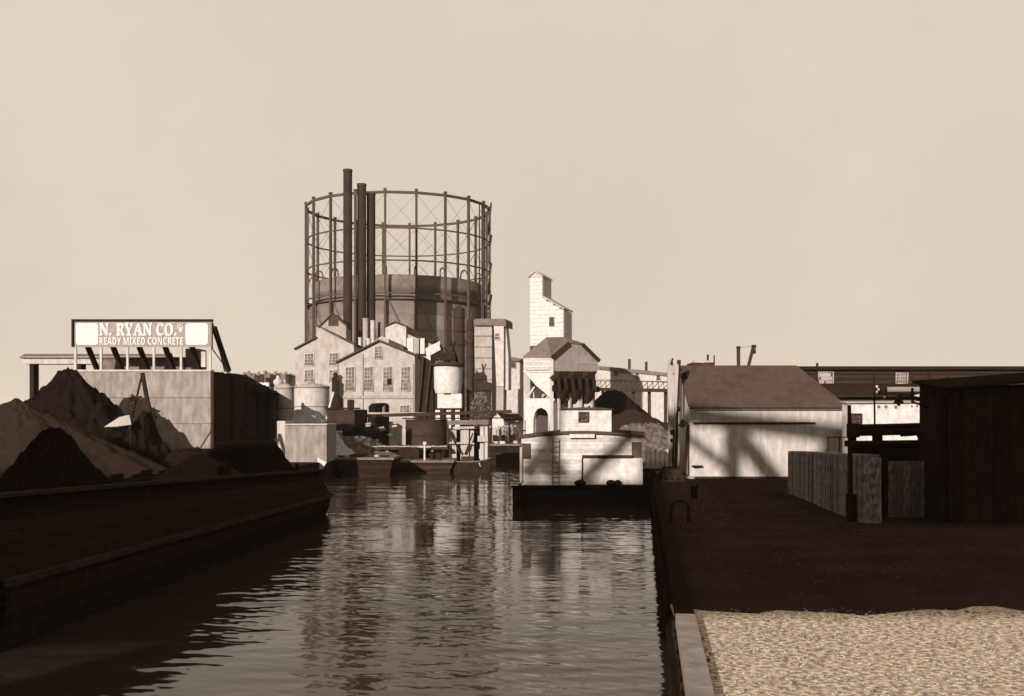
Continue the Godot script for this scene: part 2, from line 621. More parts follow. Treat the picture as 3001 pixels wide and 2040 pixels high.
# ---------------------------------------------------------------- the railway viaduct behind the viewer, whose shade lies over the basin
func viaduct() -> void:
	var t := thing("railway_viaduct", "tall railway viaduct with truss span behind the viewer shading the quay", "viaduct", Vector3(-30, G, 14))
	bx(t, "deck", Vector3(-40, G + 23.3, 14), Vector3(260, 15.4, 12), M.viaduct)
	for x in [-150.0, -110.0, -70.0, -31.5, 17.0, 55.0]:
		bx(t, "pier", Vector3(x, G + 7.8, 14), Vector3(3.0, 15.6, 7), M.viaduct)
	bx(t, "shade_block", Vector3(10, G + 31.65, 14), Vector3(84.0, 1.3, 11.4), M.viaduct)  # unseen solid block added on the deck to shade the quay
	bx(t, "parapet", Vector3(-110, G + 31.5, 14), Vector3(124, 1.0, 11.2), M.viaduct)  # raised slab added to keep the left barge in shade
	var z := 8.7
	var mem := func(called: String, a: Vector2, b: Vector2, w: float) -> void:
		beam(t, called, Vector3(a.x, G + a.y, z), Vector3(b.x, G + b.y, z), 0.9, w, M.viaduct)
	mem.call("top_chord", Vector2(-58, 39.8), Vector2(-44, 39.6), 1.2)
	mem.call("top_chord", Vector2(-44, 39.6), Vector2(-19.5, 36.5), 1.5)
	mem.call("post", Vector2(-57.5, 31.5), Vector2(-57.5, 39.6), 1.0)
	mem.call("post", Vector2(-50.2, 31.5), Vector2(-50.2, 39.4), 1.0)
	mem.call("post", Vector2(-42.9, 31.5), Vector2(-42.9, 39.2), 1.3)
	mem.call("post", Vector2(-34.8, 31.0), Vector2(-34.8, 38.2), 1.0)
	mem.call("post", Vector2(-29.3, 32.3), Vector2(-29.3, 37.6), 1.5)
	mem.call("post", Vector2(-19.9, 32.3), Vector2(-19.9, 36.4), 0.8)
	mem.call("diagonal", Vector2(-40.7, 30.8), Vector2(-34.9, 36.4), 0.85)
	mem.call("diagonal", Vector2(-29.2, 37.0), Vector2(-25.4, 32.3), 1.5)
	mem.call("diagonal", Vector2(-20.5, 36.0), Vector2(-23.2, 32.3), 0.9)
	mem.call("diagonal", Vector2(-34.8, 37.6), Vector2(-29.4, 33.4), 0.8)
	mem.call("knee", Vector2(-42.6, 33.2), Vector2(-41.6, 31.6), 0.8)
	mem.call("knee", Vector2(-43.2, 34.0), Vector2(-45.0, 31.6), 1.1)

# ---------------------------------------------------------------- left bank
func left_bank() -> void:
	var d := 120.0
	var o := P(478 / 0.7744, 1220, d)
	var right := Vector3(1, 0, 0)
	var xl := X(193, d)
	var xr := X(617, d)
	var yt := Y(1089, d)
	# the concrete bin: lifts of concrete with joints between
	var t := thing("concrete_bin", "pale concrete storage bin carrying the long white sign", "storage bin", Vector3((xl + xr) / 2, G, -d - 4))
	var lifts := [G, Y(1315, d), Y(1242, d), Y(1166, d), yt]
	for i in 4:
		var cuts := [xl, lerpf(xl, xr, 0.34), lerpf(xl, xr, 0.67), xr]
		for k in 3:
			var lo: float = lifts[i] + (0.0 if i == 0 else 0.025)
			var hi: float = lifts[i + 1] - 0.025
			var x0: float = cuts[k] + (0.006 if k else 0.0)
			var x1: float = cuts[k + 1] - (0.006 if k < 2 else 0.0)
			bx(t, "wall_panel", Vector3((x0 + x1) / 2, (lo + hi) / 2, -d - 0.6 + 0.02 * ((i + k) % 2)), Vector3(x1 - x0, hi - lo, 1.2), M.concrete if (i + k) % 3 else M.concrete_b)
	bx(t, "core", Vector3((xl + xr) / 2, (G + yt) / 2, -d - 0.65), Vector3(xr - xl - 0.3, yt - G - 0.1, 1.0), M.concrete_b)
	bx(t, "coping", Vector3((xl + xr) / 2, yt + 0.1, -d - 0.6), Vector3(xr - xl + 0.16, 0.2, 1.5), M.white)
	# the long sign on posts
	var sd := d + 1.2
	var sx0 := X(217, sd)
	var sx1 := X(617, sd)
	var st0 := Y(942, sd)
	var sb := Y(1017, sd)
	var s := thing("billboard_sign", "long white billboard lettered for ready mixed concrete on white posts", "sign", Vector3((sx0 + sx1) / 2, yt + 0.2, -sd))
	bx(s, "panel", Vector3((sx0 + sx1) / 2, (st0 + sb) / 2, -sd - 0.1), Vector3(sx1 - sx0, st0 - sb, 0.16), M.sign_face)
	bx(s, "top_frame", Vector3((sx0 + sx1) / 2, st0 + 0.12, -sd - 0.05), Vector3(sx1 - sx0 + 0.5, 0.22, 0.45), M.dark)
	bx(s, "side_frame", Vector3(sx0 - 0.14, (st0 + sb) / 2, -sd - 0.05), Vector3(0.2, st0 - sb, 0.44), M.dark)
	for px in [200 + 292 / 5.28, 200 + 1988 / 5.28]:
		var pw := 66.0 * sd / F
		var ph := 64.0 * sd / F
		var pc := P(px, 979, sd)
		var rp := []
		for k in 24:
			var a := TAU * k / 24.0
			rp.append(Vector3(pc.x + signf(cos(a)) * (pw / 2 - 0.35) + 0.35 * cos(a), pc.y + signf(sin(a)) * (ph / 2 - 0.35) + 0.35 * sin(a), -sd - 0.018))
		prism(s, "notice_panel", rp, Vector3(0, 0, 0.05), M.sign_white)
		for k in 5:
			var nmark := 4 + (k * 3) % 4
			var wid := pw * (0.45 + 0.12 * ((k * 7) % 3))
			for j in nmark:
				bx(s, "print_line", Vector3(pc.x - wid / 2 + wid * (j + 0.5) / nmark, pc.y + ph * (0.36 - 0.18 * k), -sd + 0.034), Vector3(wid / nmark * 0.72, 0.1, 0.006), M.sign_print)
	var fnt := SystemFont.new()
	fnt.font_names = PackedStringArray(["Droid Serif"])
	fnt.font_weight = 700
	var sans := SystemFont.new()
	sans.font_names = PackedStringArray(["Droid Sans"])
	sans.font_weight = 700
	for row in [["N. RYAN CO.", 292.0, 518.0, 947.0, 983.0, fnt], ["READY MIXED CONCRETE", 292.0, 537.0, 988.5, 1010.5, sans], ["INC", 519.0, 538.0, 948.5, 958.0, sans]]:
		for layer in 2:
			var tm := TextMesh.new()
			tm.text = row[0]
			tm.font = row[5]
			tm.font_size = 64
			tm.pixel_size = 0.02
			tm.depth = 0.05
			var bb := tm.get_aabb()
			var want := Vector2((row[2] - row[1]) * sd / F, (row[4] - row[3]) * sd / F)
			var sc := Vector3(want.x / bb.size.x, want.y / bb.size.y, 1.0)
			var c := P((row[1] + row[2]) / 2, (row[3] + row[4]) / 2, sd)
			var off := bb.get_center() * sc
			if layer == 1:
				if row[0] != "N. RYAN CO.":
					continue
				put(s, "letter_shade", tm, M.sign_print, Transform3D(Basis.from_scale(sc), Vector3(c.x - off.x - 0.1, c.y - off.y - 0.1, -sd - 0.018)))
			else:
				put(s, "lettering", tm, M.sign_white, Transform3D(Basis.from_scale(sc), Vector3(c.x - off.x, c.y - off.y, -sd + 0.02)))
	bx(s, "letter_bar", Vector3(X(529, sd), Y(961.5, sd), -sd + 0.01), Vector3(0.55, 0.12, 0.05), M.sign_white)
	bx(s, "full_stop", Vector3(X(529, sd), Y(968, sd), -sd + 0.01), Vector3(0.3, 0.3, 0.05), M.sign_white)
	for px in [217, 295, 373, 450, 530, 615]:
		var x := X(px, sd) + (0.12 if px < 220 else 0.0)
		bx(s, "post", Vector3(x, (sb + yt) / 2 + 0.1, -sd - 0.12), Vector3(0.24, sb - yt - 0.2, 0.24), M.white)
		beam(s, "brace", Vector3(x + 0.32, st0 - 0.6, -sd - 0.5), Vector3(x + 1.15, yt + 0.22, -sd - 3.6), 0.42, 0.5, M.dark)
	prism(s, "end_gusset", [Vector3(sx1 + 0.05, st0, -sd - 0.2), Vector3(sx1 + 0.05, sb - 0.2, -sd - 0.2), Vector3(sx1 + 0.9, yt + 0.2, -sd - 4.0), Vector3(sx1 + 0.45, yt + 0.2, -sd - 4.0)], Vector3(0.16, 0, 0), M.dark)
	bx(s, "ladder_board", P(590, 1052, sd) + Vector3(0, 0, -0.8), Vector3(0.5, 1.7, 0.08), M.white)
	# sheds on top of the bin, behind the sign
	var ph := thing("charging_house", "low grey flat roofed house on the bin behind the billboard posts", "shed", Vector3(X(400, 128), yt + 0.2, -129))
	bx(ph, "wall", Vector3(X(420, 128), yt + 0.2 + 0.8, -129.2), Vector3(X(545, 128) - X(300, 128), 1.6, 4.0), M.roof_grey)
	bx(ph, "roof", Vector3(X(420, 128), yt + 1.88, -129.2), Vector3(X(545, 128) - X(300, 128) + 0.3, 0.16, 4.4), M.roof_grey)
	bx(ph, "upper_wall", Vector3(X(566, 128), yt + 1.6, -129.2), Vector3(1.5, 2.7, 3.4), M.roof_grey)
	var cg := thing("conveyor_gallery", "long low conveyor gallery with pale wall behind the billboard posts", "conveyor", Vector3(X(300, 138), G, -139))
	bx(cg, "wall", Vector3(X(280, 138), Y(1056, 138), -139), Vector3(X(480, 138) - X(60, 138), 0.9, 2.4), M.white)
	prism(cg, "roof", [Vector3(X(60, 138), Y(1050, 138), -137.5), Vector3(X(60, 138), Y(1036, 138), -139), Vector3(X(60, 138), Y(1050, 138), -140.5)], Vector3(X(482, 138) - X(60, 138), 0, 0), M.roof_grey)
	prism(cg, "gable_end", [Vector3(X(484, 138), Y(1058, 138), -137.4), Vector3(X(484, 138), Y(1033, 138), -139), Vector3(X(484, 138), Y(1058, 138), -140.6)], Vector3(0.5, 0, 0), M.dark)
	for px in [90, 230, 380, 470]:
		bx(cg, "trestle", Vector3(X(px, 138), (G + Y(1062, 138)) / 2, -139), Vector3(0.5, Y(1062, 138) - G, 1.6), M.dark)
	# coal pocket along the right of the bin: a timber wall of planks holding coal
	var a0 := Vector3(-32.9, 0, -121.25)
	var b0 := Vector3(-37.6, 0, -175.0)
	var cp := thing("coal_pocket", "black timber coal pocket running back from the concrete bin", "coal pocket", Vector3(-36, G, -148))
	var tops := [12.3, 12.0, 11.95, 11.7, 11.4, 11.15]
	for k in 5:
		var a := a0.lerp(b0, k / 5.0)
		var b := a0.lerp(b0, (k + 1) / 5.0)
		for j in 11:
			var y0: float = G + (tops[k] - G) * j / 11.0
			beam(cp, "plank", Vector3(a.x, y0 + 0.44, a.z - 0.02), Vector3(b.x, y0 + 0.44, b.z + 0.02), 0.2 + 0.05 * ((j + k) % 3), (tops[k] - G) / 11.0 - 0.04, M.dark if (j * 3 + k) % 4 else M.dark_b)
		bx(cp, "post", Vector3(b.x + 0.24, (G + tops[k]) / 2, b.z), Vector3(0.4, tops[k] - G + 0.2, 0.4), M.dark_b)
	prism(cp, "body", [Vector3(-33.2, G, -121.3), Vector3(-34.5, G, -136), Vector3(-49, G, -136), Vector3(-48.5, G, -121.3)], Vector3(0, 10.2, 0), M.dark)
	prism(cp, "body", [Vector3(-34.6, G, -136.1), Vector3(-37.9, G, -174.8), Vector3(-50, G, -174.8), Vector3(-50, G, -136.1)], Vector3(0, 8.6, 0), M.dark)
	bx(cp, "hatch", Vector3(-34.4, 4.2, -141), Vector3(0.5, 3.0, 3.0), M.dark_b, 5.2)
	heap("coal_heap", "black coal heaped level in the timber pocket beside the concrete bin", "coal", Vector3(-42.0, 10.55, -153), 2.6, 8.2, 24, M.coal, 0.5, 3)
	# piles before the bin
	heap("coal_heap", "tall black coal heap leaning against the concrete bin", "coal", Vector3(-44.8, G, -111.5), 9.9, 11.4, 7.6, M.coal, 0.06, 5, 0.09)
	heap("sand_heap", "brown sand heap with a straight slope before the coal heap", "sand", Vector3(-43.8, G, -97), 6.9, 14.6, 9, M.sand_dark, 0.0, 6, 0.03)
	heap("coal_heap", "low dark coal heap at the foot of the derrick", "coal", Vector3(-35.7, G, -106.6), 6.0, 3.5, 3.2, M.coal, 0.0, 7, 0.2)
	heap("coal_heap", "flat topped dark heap before the right corner of the bin", "coal", Vector3(-29.2, G, -104), 2.2, 4.6, 3.5, M.coal, 0.6, 8, 0.1)
	var cv := thing("canvas_cover", "pale canvas sheet stretched beside the derrick over coal", "canvas", P(350, 1235, 104.5))
	prism(cv, "sheet", [P(305, 1251, 104.5), P(350, 1222, 105.0), P(378, 1216, 105.3), P(385, 1244, 104.5), P(345, 1250, 104.2)], Vector3(0, -0.05, -0.1), M.pale_wood)
	for px in [312, 380]:
		beam(cv, "prop", P(px, 1250, 104.6) + Vector3(0, 0, -0.2), Vector3(X(px, 104.6), G, -104.9), 0.12, 0.12, M.dark)
	# the derrick
	var dk := thing("derrick", "dark timber A-frame derrick standing before the concrete bin", "derrick", Vector3(X(415, 108), G, -108))
	var apex := P(417, 1094, 109)
	beam(dk, "leg", apex, Vector3(X(474, 108), G, -107.6), 0.34, 0.34, M.dark)
	beam(dk, "leg", apex, Vector3(X(345, 108), G, -108.6), 0.17, 0.17, M.dark)
	beam(dk, "stay", apex + Vector3(0, -0.3, 0), Vector3(X(440, 112), G, -117.5), 0.1, 0.1, M.dark)
	beam(dk, "spreader", P(436, 1195, 108.6), P(468, 1206, 108.2), 0.14, 0.16, M.dark)
	beam(dk, "spreader", P(438, 1192, 108.6), P(459, 1226, 108.2), 0.16, 0.18, M.dark)
	beam(dk, "cross_bar", P(380, 1172, 108.5), P(415, 1163, 108.5), 0.16, 0.2, M.dark)
	for k in 6:
		beam(dk, "rung", P(377 - k * 0.6, 1168 + k * 12, 108.3), P(392 - k * 0.8, 1163 + k * 12, 108.3), 0.1, 0.14, M.dark)
	beam(dk, "rung_rail", P(377, 1164, 108.4), P(373, 1240, 108.4), 0.07, 0.07, M.dark)
	# timber bulkhead at the water's edge behind the barge
	var bh := thing("timber_bulkhead", "dark timber bulkhead holding the left bank behind the barge", "retaining wall", Vector3(-27, G, -85))
	for k in 24:
		var q := Vector2(-26.2, 58).lerp(Vector2(-25.0, 102), (k + 0.5) / 24.0)
		bx(bh, "plank", Vector3(q.x - 0.6, G + 0.55 + 0.1 * (k % 3), -q.y), Vector3(0.2, 1.1 + 0.2 * (k % 3), 1.76), M.dark if k % 2 else M.dark_b, -1.5)

# ---------------------------------------------------------------- the near barge on the left
func hull_side(t: Node3D, line: Array, sheer: Array, nstrake: int, out: Vector3, m0: Material, m1: Material, bulge: float) -> void:
	# strakes along a plan line (Vector2 x, d) with gunwale heights; each strake one piece
	for k in nstrake:
		var st := new_st()
		for i in line.size() - 1:
			var q := []
			for e in [[i, 0], [i + 1, 0], [i + 1, 1], [i, 1]]:
				var f: float = (k + e[1] * 0.95) / nstrake
				var h: float = sheer[e[0]]
				var p: Vector2 = line[e[0]]
				var b := bulge * sin(PI * clampf(f * 0.9 + 0.15, 0, 1)) + 0.03 * (k % 2)
				q.append(Vector3(p.x, lerpf(-0.3, h, f), -p.y) + out * b)
			quad(st, q[0], q[1], q[2], q[3])
			var inn := -out * 0.25
			quad(st, q[3], q[2], q[2] + inn, q[3] + inn)
			quad(st, q[0] + inn, q[1] + inn, q[1], q[0])
		put(t, "plank", done(st), m0 if k % 3 else m1)

func left_barge() -> void:
	var t := thing("cargo_barge", "long black wooden barge with curved planked side carrying sand and coal", "barge", Vector3(-21, 0, -66))
	var line := []
	var sheer := []
	for k in 23:
		var d := 34.0 + k * 2.2
		line.append(Vector2(-15.4 + (d - 90.0) * 0.054 + 1.8 - 0.014 * pow(maxf(0.0, d - 76.0), 2.0), d))
		sheer.append(2.9 + 1.45 * pow(clampf((90.0 - d) / 41.0, 0, 1.4), 0.85))
	for q in [[-15.1, 84.6, 2.92], [-16.0, 86.8, 2.95], [-17.4, 88.6, 3.0], [-19.6, 89.8, 3.0], [-24.0, 90.2, 3.0]]:
		line.append(Vector2(q[0], q[1]))
		sheer.append(q[2])
	hull_side(t, line, sheer, 14, Vector3(1, 0, -0.25).normalized(), M.dark, M.dark_b, 0.95)
	# deck inside, coaming and a rub rail
	var deck := []
	for i in line.size():
		deck.append(Vector3(line[i].x - 0.15, 2.0, -line[i].y))
	deck.append(Vector3(-24.6, 2.0, -34.0))
	prism(t, "deck", deck, Vector3(0, -1.9, 0), M.dark_b)
	for i in line.size() - 1:
		beam(t, "rub_rail", Vector3(line[i].x + 1.05, sheer[i] * 0.46, -line[i].y), Vector3(line[i + 1].x + 1.05, sheer[i + 1] * 0.46, -line[i + 1].y - 0.03), 0.25, 0.22, M.mid_dark)
		beam(t, "gunwale", Vector3(line[i].x + 0.18, sheer[i] + 0.07, -line[i].y), Vector3(line[i + 1].x + 0.18, sheer[i + 1] + 0.07, -line[i + 1].y - 0.03), 0.5, 0.14, M.mid_dark)
	bx(t, "far_side", Vector3(-24.7, 1.5, -62), Vector3(0.3, 3.4, 56), M.dark)
	bx(t, "deck_post", P(658, 1395, 70), Vector3(0.75, 1.3, 0.6), M.dark_b)
	for px in [[760, 1385], [832, 1375], [885, 1372]]:
		var p := P(px[0], px[1], 84)
		cyl(t, "bitt", Vector3(p.x - 0.4, 2.0, p.z), Vector3(p.x - 0.4, p.y + 0.35, p.z), 0.14, M.dark)
	heap("sand_heap", "dim brown sand heap in the middle of the black barge", "sand", Vector3(-20.6, 2.0, -73), 2.75, 4.9, 8.5, M.sand_dark, 0.08, 12, 0.06)
	heap("coal_heap", "black coal heap in the near end of the black barge", "coal", Vector3(-21.0, 2.0, -50.5), 4.7, 3.4, 7.0, M.coal, 0.12, 13, 0.08)
	heap("coal_heap", "black flat topped coal heap in the far end of the black barge", "coal", Vector3(-20.3, 2.0, -84.5), 3.4, 4.2, 5.2, M.coal, 0.5, 14, 0.05)

# ---------------------------------------------------------------- gas holder
func gas_holder() -> void:
	var D := 300.0
	var c := Vector3(X(1167.5, D), G, -D)
	var R := 24.9
	var t := thing("gas_holder", "huge gas holder with open steel guide frame around a dark tank", "gas holder", c)
	var heights := [63.4, 54.5, 46.4, 38.2, 37.0]
	# plates of the water tank and of the risen lift
	var y := G
	for k in 9:
		var h := (36.9 - G) / 9.0
		lathe(t, "tank_course", Vector3(c.x, y, c.z), [[23.9 + 0.06 * (k % 2), 0.0], [23.9 + 0.06 * (k % 2), h - 0.04], [23.7, h - 0.03], [23.7, h]], M.tank if k % 2 else M.tank_b, 72)
		y += h
	lathe(t, "tank_walkway", Vector3(c.x, 36.9, c.z), [[23.7, -0.35], [24.6, -0.3], [24.6, 0.0], [22.6, 0.05]], M.dark_steel, 72)
	lathe(t, "gas_lift", Vector3(c.x, 37.0, c.z), [[22.8, 0.0], [22.8, 2.1], [22.86, 2.12], [22.86, 4.2], [22.8, 4.22], [22.8, 5.8], [21.9, 6.2], [12, 7.0], [0, 7.4]], M.tank_b, 72)
	var pos := []
	for i in 20:
		var a := deg_to_rad(-1.7 + 18.0 * i)
		pos.append(Vector3(c.x + sin(a) * R, 0, c.z + cos(a) * R))
	for i in 20:
		var p: Vector3 = pos[i]
		var q: Vector3 = pos[(i + 1) % 20]
		var turn := rad_to_deg(atan2(p.x - c.x, p.z - c.z))
		bx(t, "column", Vector3(p.x, (G + 63.8) / 2, p.z), Vector3(0.5, 63.8 - G, 0.62), M.frame_steel, turn)
		bx(t, "column_cap", Vector3(p.x, 64.1, p.z), Vector3(0.72, 0.5, 0.72), M.frame_steel, turn)
		for r in 4:
			var b := [0.65, 0.36, 0.36, 0.36][r] as float
			beam(t, "ring_girder", Vector3(p.x, heights[r], p.z), Vector3(q.x, heights[r], q.z), b * 0.7, b, M.frame_steel)
			if r < 3:
				beam(t, "tie_rod", Vector3(p.x, heights[r] - 0.3, p.z), Vector3(q.x, heights[r + 1] + 0.2, q.z), 0.055, 0.055, M.frame_steel)
				beam(t, "tie_rod", Vector3(p.x, heights[r + 1] + 0.2, p.z), Vector3(q.x, heights[r] - 0.3, q.z), 0.055, 0.055, M.frame_steel)
			if r == 3:
				beam(t, "tie_rod", Vector3(p.x, heights[3] - 0.3, p.z), Vector3(q.x, 22.0, q.z), 0.13, 0.13, M.frame_steel)
		# roller carriage of the lift at each column
		var inn := (Vector3(c.x, 0, c.z) - Vector3(p.x, 0, p.z)).normalized()
		var foot := Vector3(p.x, 43.0, p.z) + inn * 2.6
		var st := new_st()
		st.set_smooth_group(1)
		var last := Vector3.ZERO
		for k in 8:
			var an := PI * k / 7.0
			var pt := foot - inn * (1.05 * (1.0 - cos(an))) + Vector3(0, 1.0 + 1.2 * sin(an), 0)
			if k:
				add_box(st, beam_tr(last, pt, 0.26, 0.26))
			last = pt
		add_box(st, beam_tr(foot - Vector3(0, 0.8, 0), foot + Vector3(0, 1.1, 0), 0.3, 0.3))
		put(t, "roller_carriage", done(st), M.frame_steel)
	# stair tower up the right hand side of the frame
	for k in 7:
		var a := deg_to_rad(76.0)
		var p := Vector3(c.x + sin(a) * 25.9, 0, c.z + cos(a) * 25.9)
		var y0 := 8.0 + k * 8.0
		beam(t, "stair_flight", Vector3(p.x - 0.6, y0, p.z + (1.8 if k % 2 else -1.8)), Vector3(p.x + 0.3, y0 + 8.0, p.z - (1.8 if k % 2 else -1.8)), 0.5, 0.14, M.frame_steel)
	for px in [1405, 1412, 1428]:
		cyl(t, "stand_pipe", Vector3(X(px, 290), G, -290), Vector3(X(px, 290), 63.0, -290), 0.16, M.frame_steel)

# ---------------------------------------------------------------- works buildings on the far left bank
func smokestack(label: String, px0: float, px1: float, top: float, d: float) -> void:
	var r := (px1 - px0) / 2.0 * d / F
	var x := X((px0 + px1) / 2, d)
	var yt := Y(top, d)
	var t := thing("smokestack", label, "smokestack", Vector3(x, G, -d), "steel smokestacks before the gas holder")
	var n := 7
	for k in n:
		var y0 := lerpf(G, yt, k / float(n))
		var y1 := lerpf(G, yt, (k + 1) / float(n))
		cyl(t, "shell_section", Vector3(x, y0, -d), Vector3(x, y1 - 0.02, -d), r * (1.0 + 0.008 * (k % 2)), M.stack, -1.0, 28)
		if k:
			cyl(t, "flange", Vector3(x, y0 - 0.13, -d), Vector3(x, y0 + 0.13, -d), r * 1.05, M.steel, -1.0, 28)
	lathe(t, "rim", Vector3(x, yt - 0.6, -d), [[r * 1.02, 0.0], [r * 1.09, 0.1], [r * 1.09, 0.6], [r * 0.9, 0.62], [r * 0.9, -0.5]], M.dark_steel, 28)
	cyl(t, "base", Vector3(x, G, -d), Vector3(x, G + 16, -d), r * 1.13, M.stack, -1.0, 28)

func works() -> void:
	smokestack("tallest of three steel smokestacks before the gas holder", 1006, 1032, 497, 248)
	smokestack("middle height steel smokestack with flat rim before the gas holder", 1047, 1073, 539, 251)
	smokestack("shortest of three steel smokestacks before the gas holder", 1074.5, 1100, 566, 253)
	var x := Vector3(1, 0, 0)
	# boiler house with a stepped roof
	var d := 215.0
	var o := Vector3(0, 0, -d)
	var t := thing("boiler_house", "white works building with stepped saw roof left of the gabled building", "building", Vector3(X(930, d), G, -d - 8))
	var yg := HY + (E - G) * F / d
	front(t, "wall", z3([[200, 445], [385, 345], [385, 235], [720, 400]]) + [[1037, yg], [866, yg]], o, x, 20.0, M.factory)
	for e in [[[190, 442], [388, 338]], [[382, 228], [730, 398]]]:
		var q := z3(e)
		var a := PL(q[0][0], q[0][1], o, x)
		var b := PL(q[1][0], q[1][1], o, x)
		prism(t, "roof_slope", [a + Vector3(0, 0.03, 0.5), b + Vector3(0, 0.03, 0.5), b + Vector3(0, 0.03, -20.4), a + Vector3(0, 0.03, -20.4)], Vector3(0, 0.3, 0), M.roof)
	for w in [[285, 480, 360, 580], [285, 625, 360, 725], [505, 475, 580, 580], [505, 625, 580, 725]]:
		var q := z3([[w[0], w[1]], [w[2], w[3]]])
		var a := PL(q[0][0], q[0][1], o, x)
		var b := PL(q[1][0], q[1][1], o, x)
		window(t, (a + b) / 2, b.x - a.x, a.y - b.y, 3, 4, x, M.white, M.glass, M.glass_b)
	# retort house with the long gable
	d = 205.0
	o = Vector3(0, 0, -d)
	yg = HY + (E - G) * F / d
	t = thing("retort_house", "white gabled works building with four tall windows and an arched doorway", "building", Vector3(X(1100, d), G, -d - 8))
	front(t, "wall", z3([[575, 558], [945, 372], [1262, 498]]) + [[1215.4, yg], [1140.7, yg]] + z3([[1035, 942], [1020, 920], [990, 913], [880, 918], [850, 945]]) + [[1079.8, yg], [1035.3, yg]] + z3([[715, 885], [665, 885]]) + [[1018.9, yg], [989.3, yg]], o, x, 22.0, M.factory)
	bx(t, "rear_wall", Vector3(X(1100, d), G + 2.6, -d - 22.3), Vector3(13.0, 5.2, 0.5), M.factory)
	for e in [[[562, 560], [945, 366]], [[1275, 496], [945, 366]]]:
		var q := z3(e)
		var a := PL(q[0][0], q[0][1], o, x)
		var b := PL(q[1][0], q[1][1], o, x)
		prism(t, "roof_slope", [a + Vector3(0, 0.03, 0.6), b + Vector3(0, 0.03, 0.6), b + Vector3(0, 0.03, -22.4), a + Vector3(0, 0.03, -22.4)], Vector3(0, 0.32, 0), M.roof)
	for w in [[650, 600, 725, 805, 3, 6], [815, 600, 890, 805, 3, 6], [985, 600, 1060, 805, 3, 6], [1145, 600, 1220, 805, 3, 6], [910, 415, 970, 520, 2, 4], [1135, 940, 1215, 1000, 3, 2]]:
		var q := z3([[w[0], w[1]], [w[2], w[3]]])
		var a := PL(q[0][0], q[0][1], o, x)
		var b := PL(q[1][0], q[1][1], o, x)
		window(t, (a + b) / 2, b.x - a.x, a.y - b.y, w[4], w[5], x, M.white, M.glass, M.glass_b)
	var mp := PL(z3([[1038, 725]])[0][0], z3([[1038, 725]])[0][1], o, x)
	bx(t, "pane_gap_sheet", mp + Vector3(0, 0, 0.09), Vector3(0.85, 1.1, 0.05), M.dark_b)  # near-black sheet painted for the unlit gap of a lost pane
	var bl := z3([[590, 855], [1262, 870]])
	var ba := PL(bl[0][0], bl[0][1], o, x)
	var bb := PL(bl[1][0], bl[1][1], o, x)
	bx(t, "belt_course", (ba + bb) / 2 + Vector3(0, 0, 0.1), Vector3(bb.x - ba.x, 0.55, 0.3), M.grey_wall)
	for zx in [575.0, 800.0, 1250.0]:
		var q: Array = z3([[zx, 560 if zx != 800 else 470]])[0]
		var p := PL(q[0], q[1], o, x)
		cyl(t, "drain_pipe", Vector3(p.x, G, -d + 0.12), Vector3(p.x, p.y - 0.2, -d + 0.12), 0.1, M.grey_wall)
	# ridge monitor
	d = 214.0
	o = Vector3(0, 0, -d)
	front(t, "roof_monitor", z3([[870, 430], [880, 380], [965, 318], [1030, 345], [1030, 440]]), o, x, 8.0, M.factory)
	front(t, "monitor_side", z3([[1032, 440], [1032, 345], [1165, 405], [1165, 470]]), o, x, 8.0, M.roof)  # upright right side of the monitor, in the dark roof colour
	# small gabled house far behind
	d = 238.0
	o = Vector3(0, 0, -d)
	t = thing("valve_house", "small grey gabled house between the boiler house roof and smokestacks", "building", Vector3(X(970, d), G, -d - 3))
	front(t, "wall", z3([[410, 250], [530, 132], [650, 232]]) + [[1014, 1310], [935, 1310]], o, x, 7.0, M.grey_wall)
	for e in [[[400, 252], [530, 124]], [[660, 236], [530, 124]]]:
		var q := z3(e)
		var a := PL(q[0][0], q[0][1], o, x)
		var b := PL(q[1][0], q[1][1], o, x)
		prism(t, "roof_slope", [a + Vector3(0, 0.03, 0.4), b + Vector3(0, 0.03, 0.4), b + Vector3(0, 0.03, -7.4), a + Vector3(0, 0.03, -7.4)], Vector3(0, 0.3, 0), M.roof)
	var wq := z3([[500, 145], [575, 222]])
	var wa := PL(wq[0][0], wq[0][1], o, x)
	var wb := PL(wq[1][0], wq[1][1], o, x)
	window(t, (wa + wb) / 2, wb.x - wa.x, wa.y - wb.y, 2, 3, x, M.roof, M.glass_dark)
	# conveyor house with a dark roof running down to the right
	d = 226.0
	o = Vector3(0, 0, -d)
	t = thing("conveyor_house", "white gabled conveyor house with dark sloping roof behind the tall windows", "conveyor", Vector3(X(1180, d), G, -d - 4))
	front(t, "wall", z3([[1000, 238], [1090, 205], [1185, 238]]) + [[1190, 1304], [1129, 1304]], o, x, 8.0, M.white)
	front(t, "sloping_wall", z3([[1190, 292], [1430, 388], [1480, 520], [1190, 520]]), o + Vector3(0, 0, -0.6), x, 6.0, M.factory)
	front(t, "sloping_roof", z3([[1188, 228], [1452, 352], [1420, 390], [1188, 292]]), o + Vector3(0, 0, 0.1), x, 7.5, M.roof_dark)
	for e in [[[993, 240], [1090, 198]], [[1192, 238], [1090, 198]]]:
		var q := z3(e)
		var a := PL(q[0][0], q[0][1], o, x)
		var b := PL(q[1][0], q[1][1], o, x)
		prism(t, "roof_slope", [a + Vector3(0, 0.03, 0.4), b + Vector3(0, 0.03, 0.4), b + Vector3(0, 0.03, -8.4), a + Vector3(0, 0.03, -8.4)], Vector3(0, 0.25, 0), M.roof)
	front(t, "support", z3([[1200, 520], [1460, 520]]) + [[1281, 1304], [1195, 1304]], o + Vector3(0, 0, -1.0), x, 4.0, M.grey_wall)
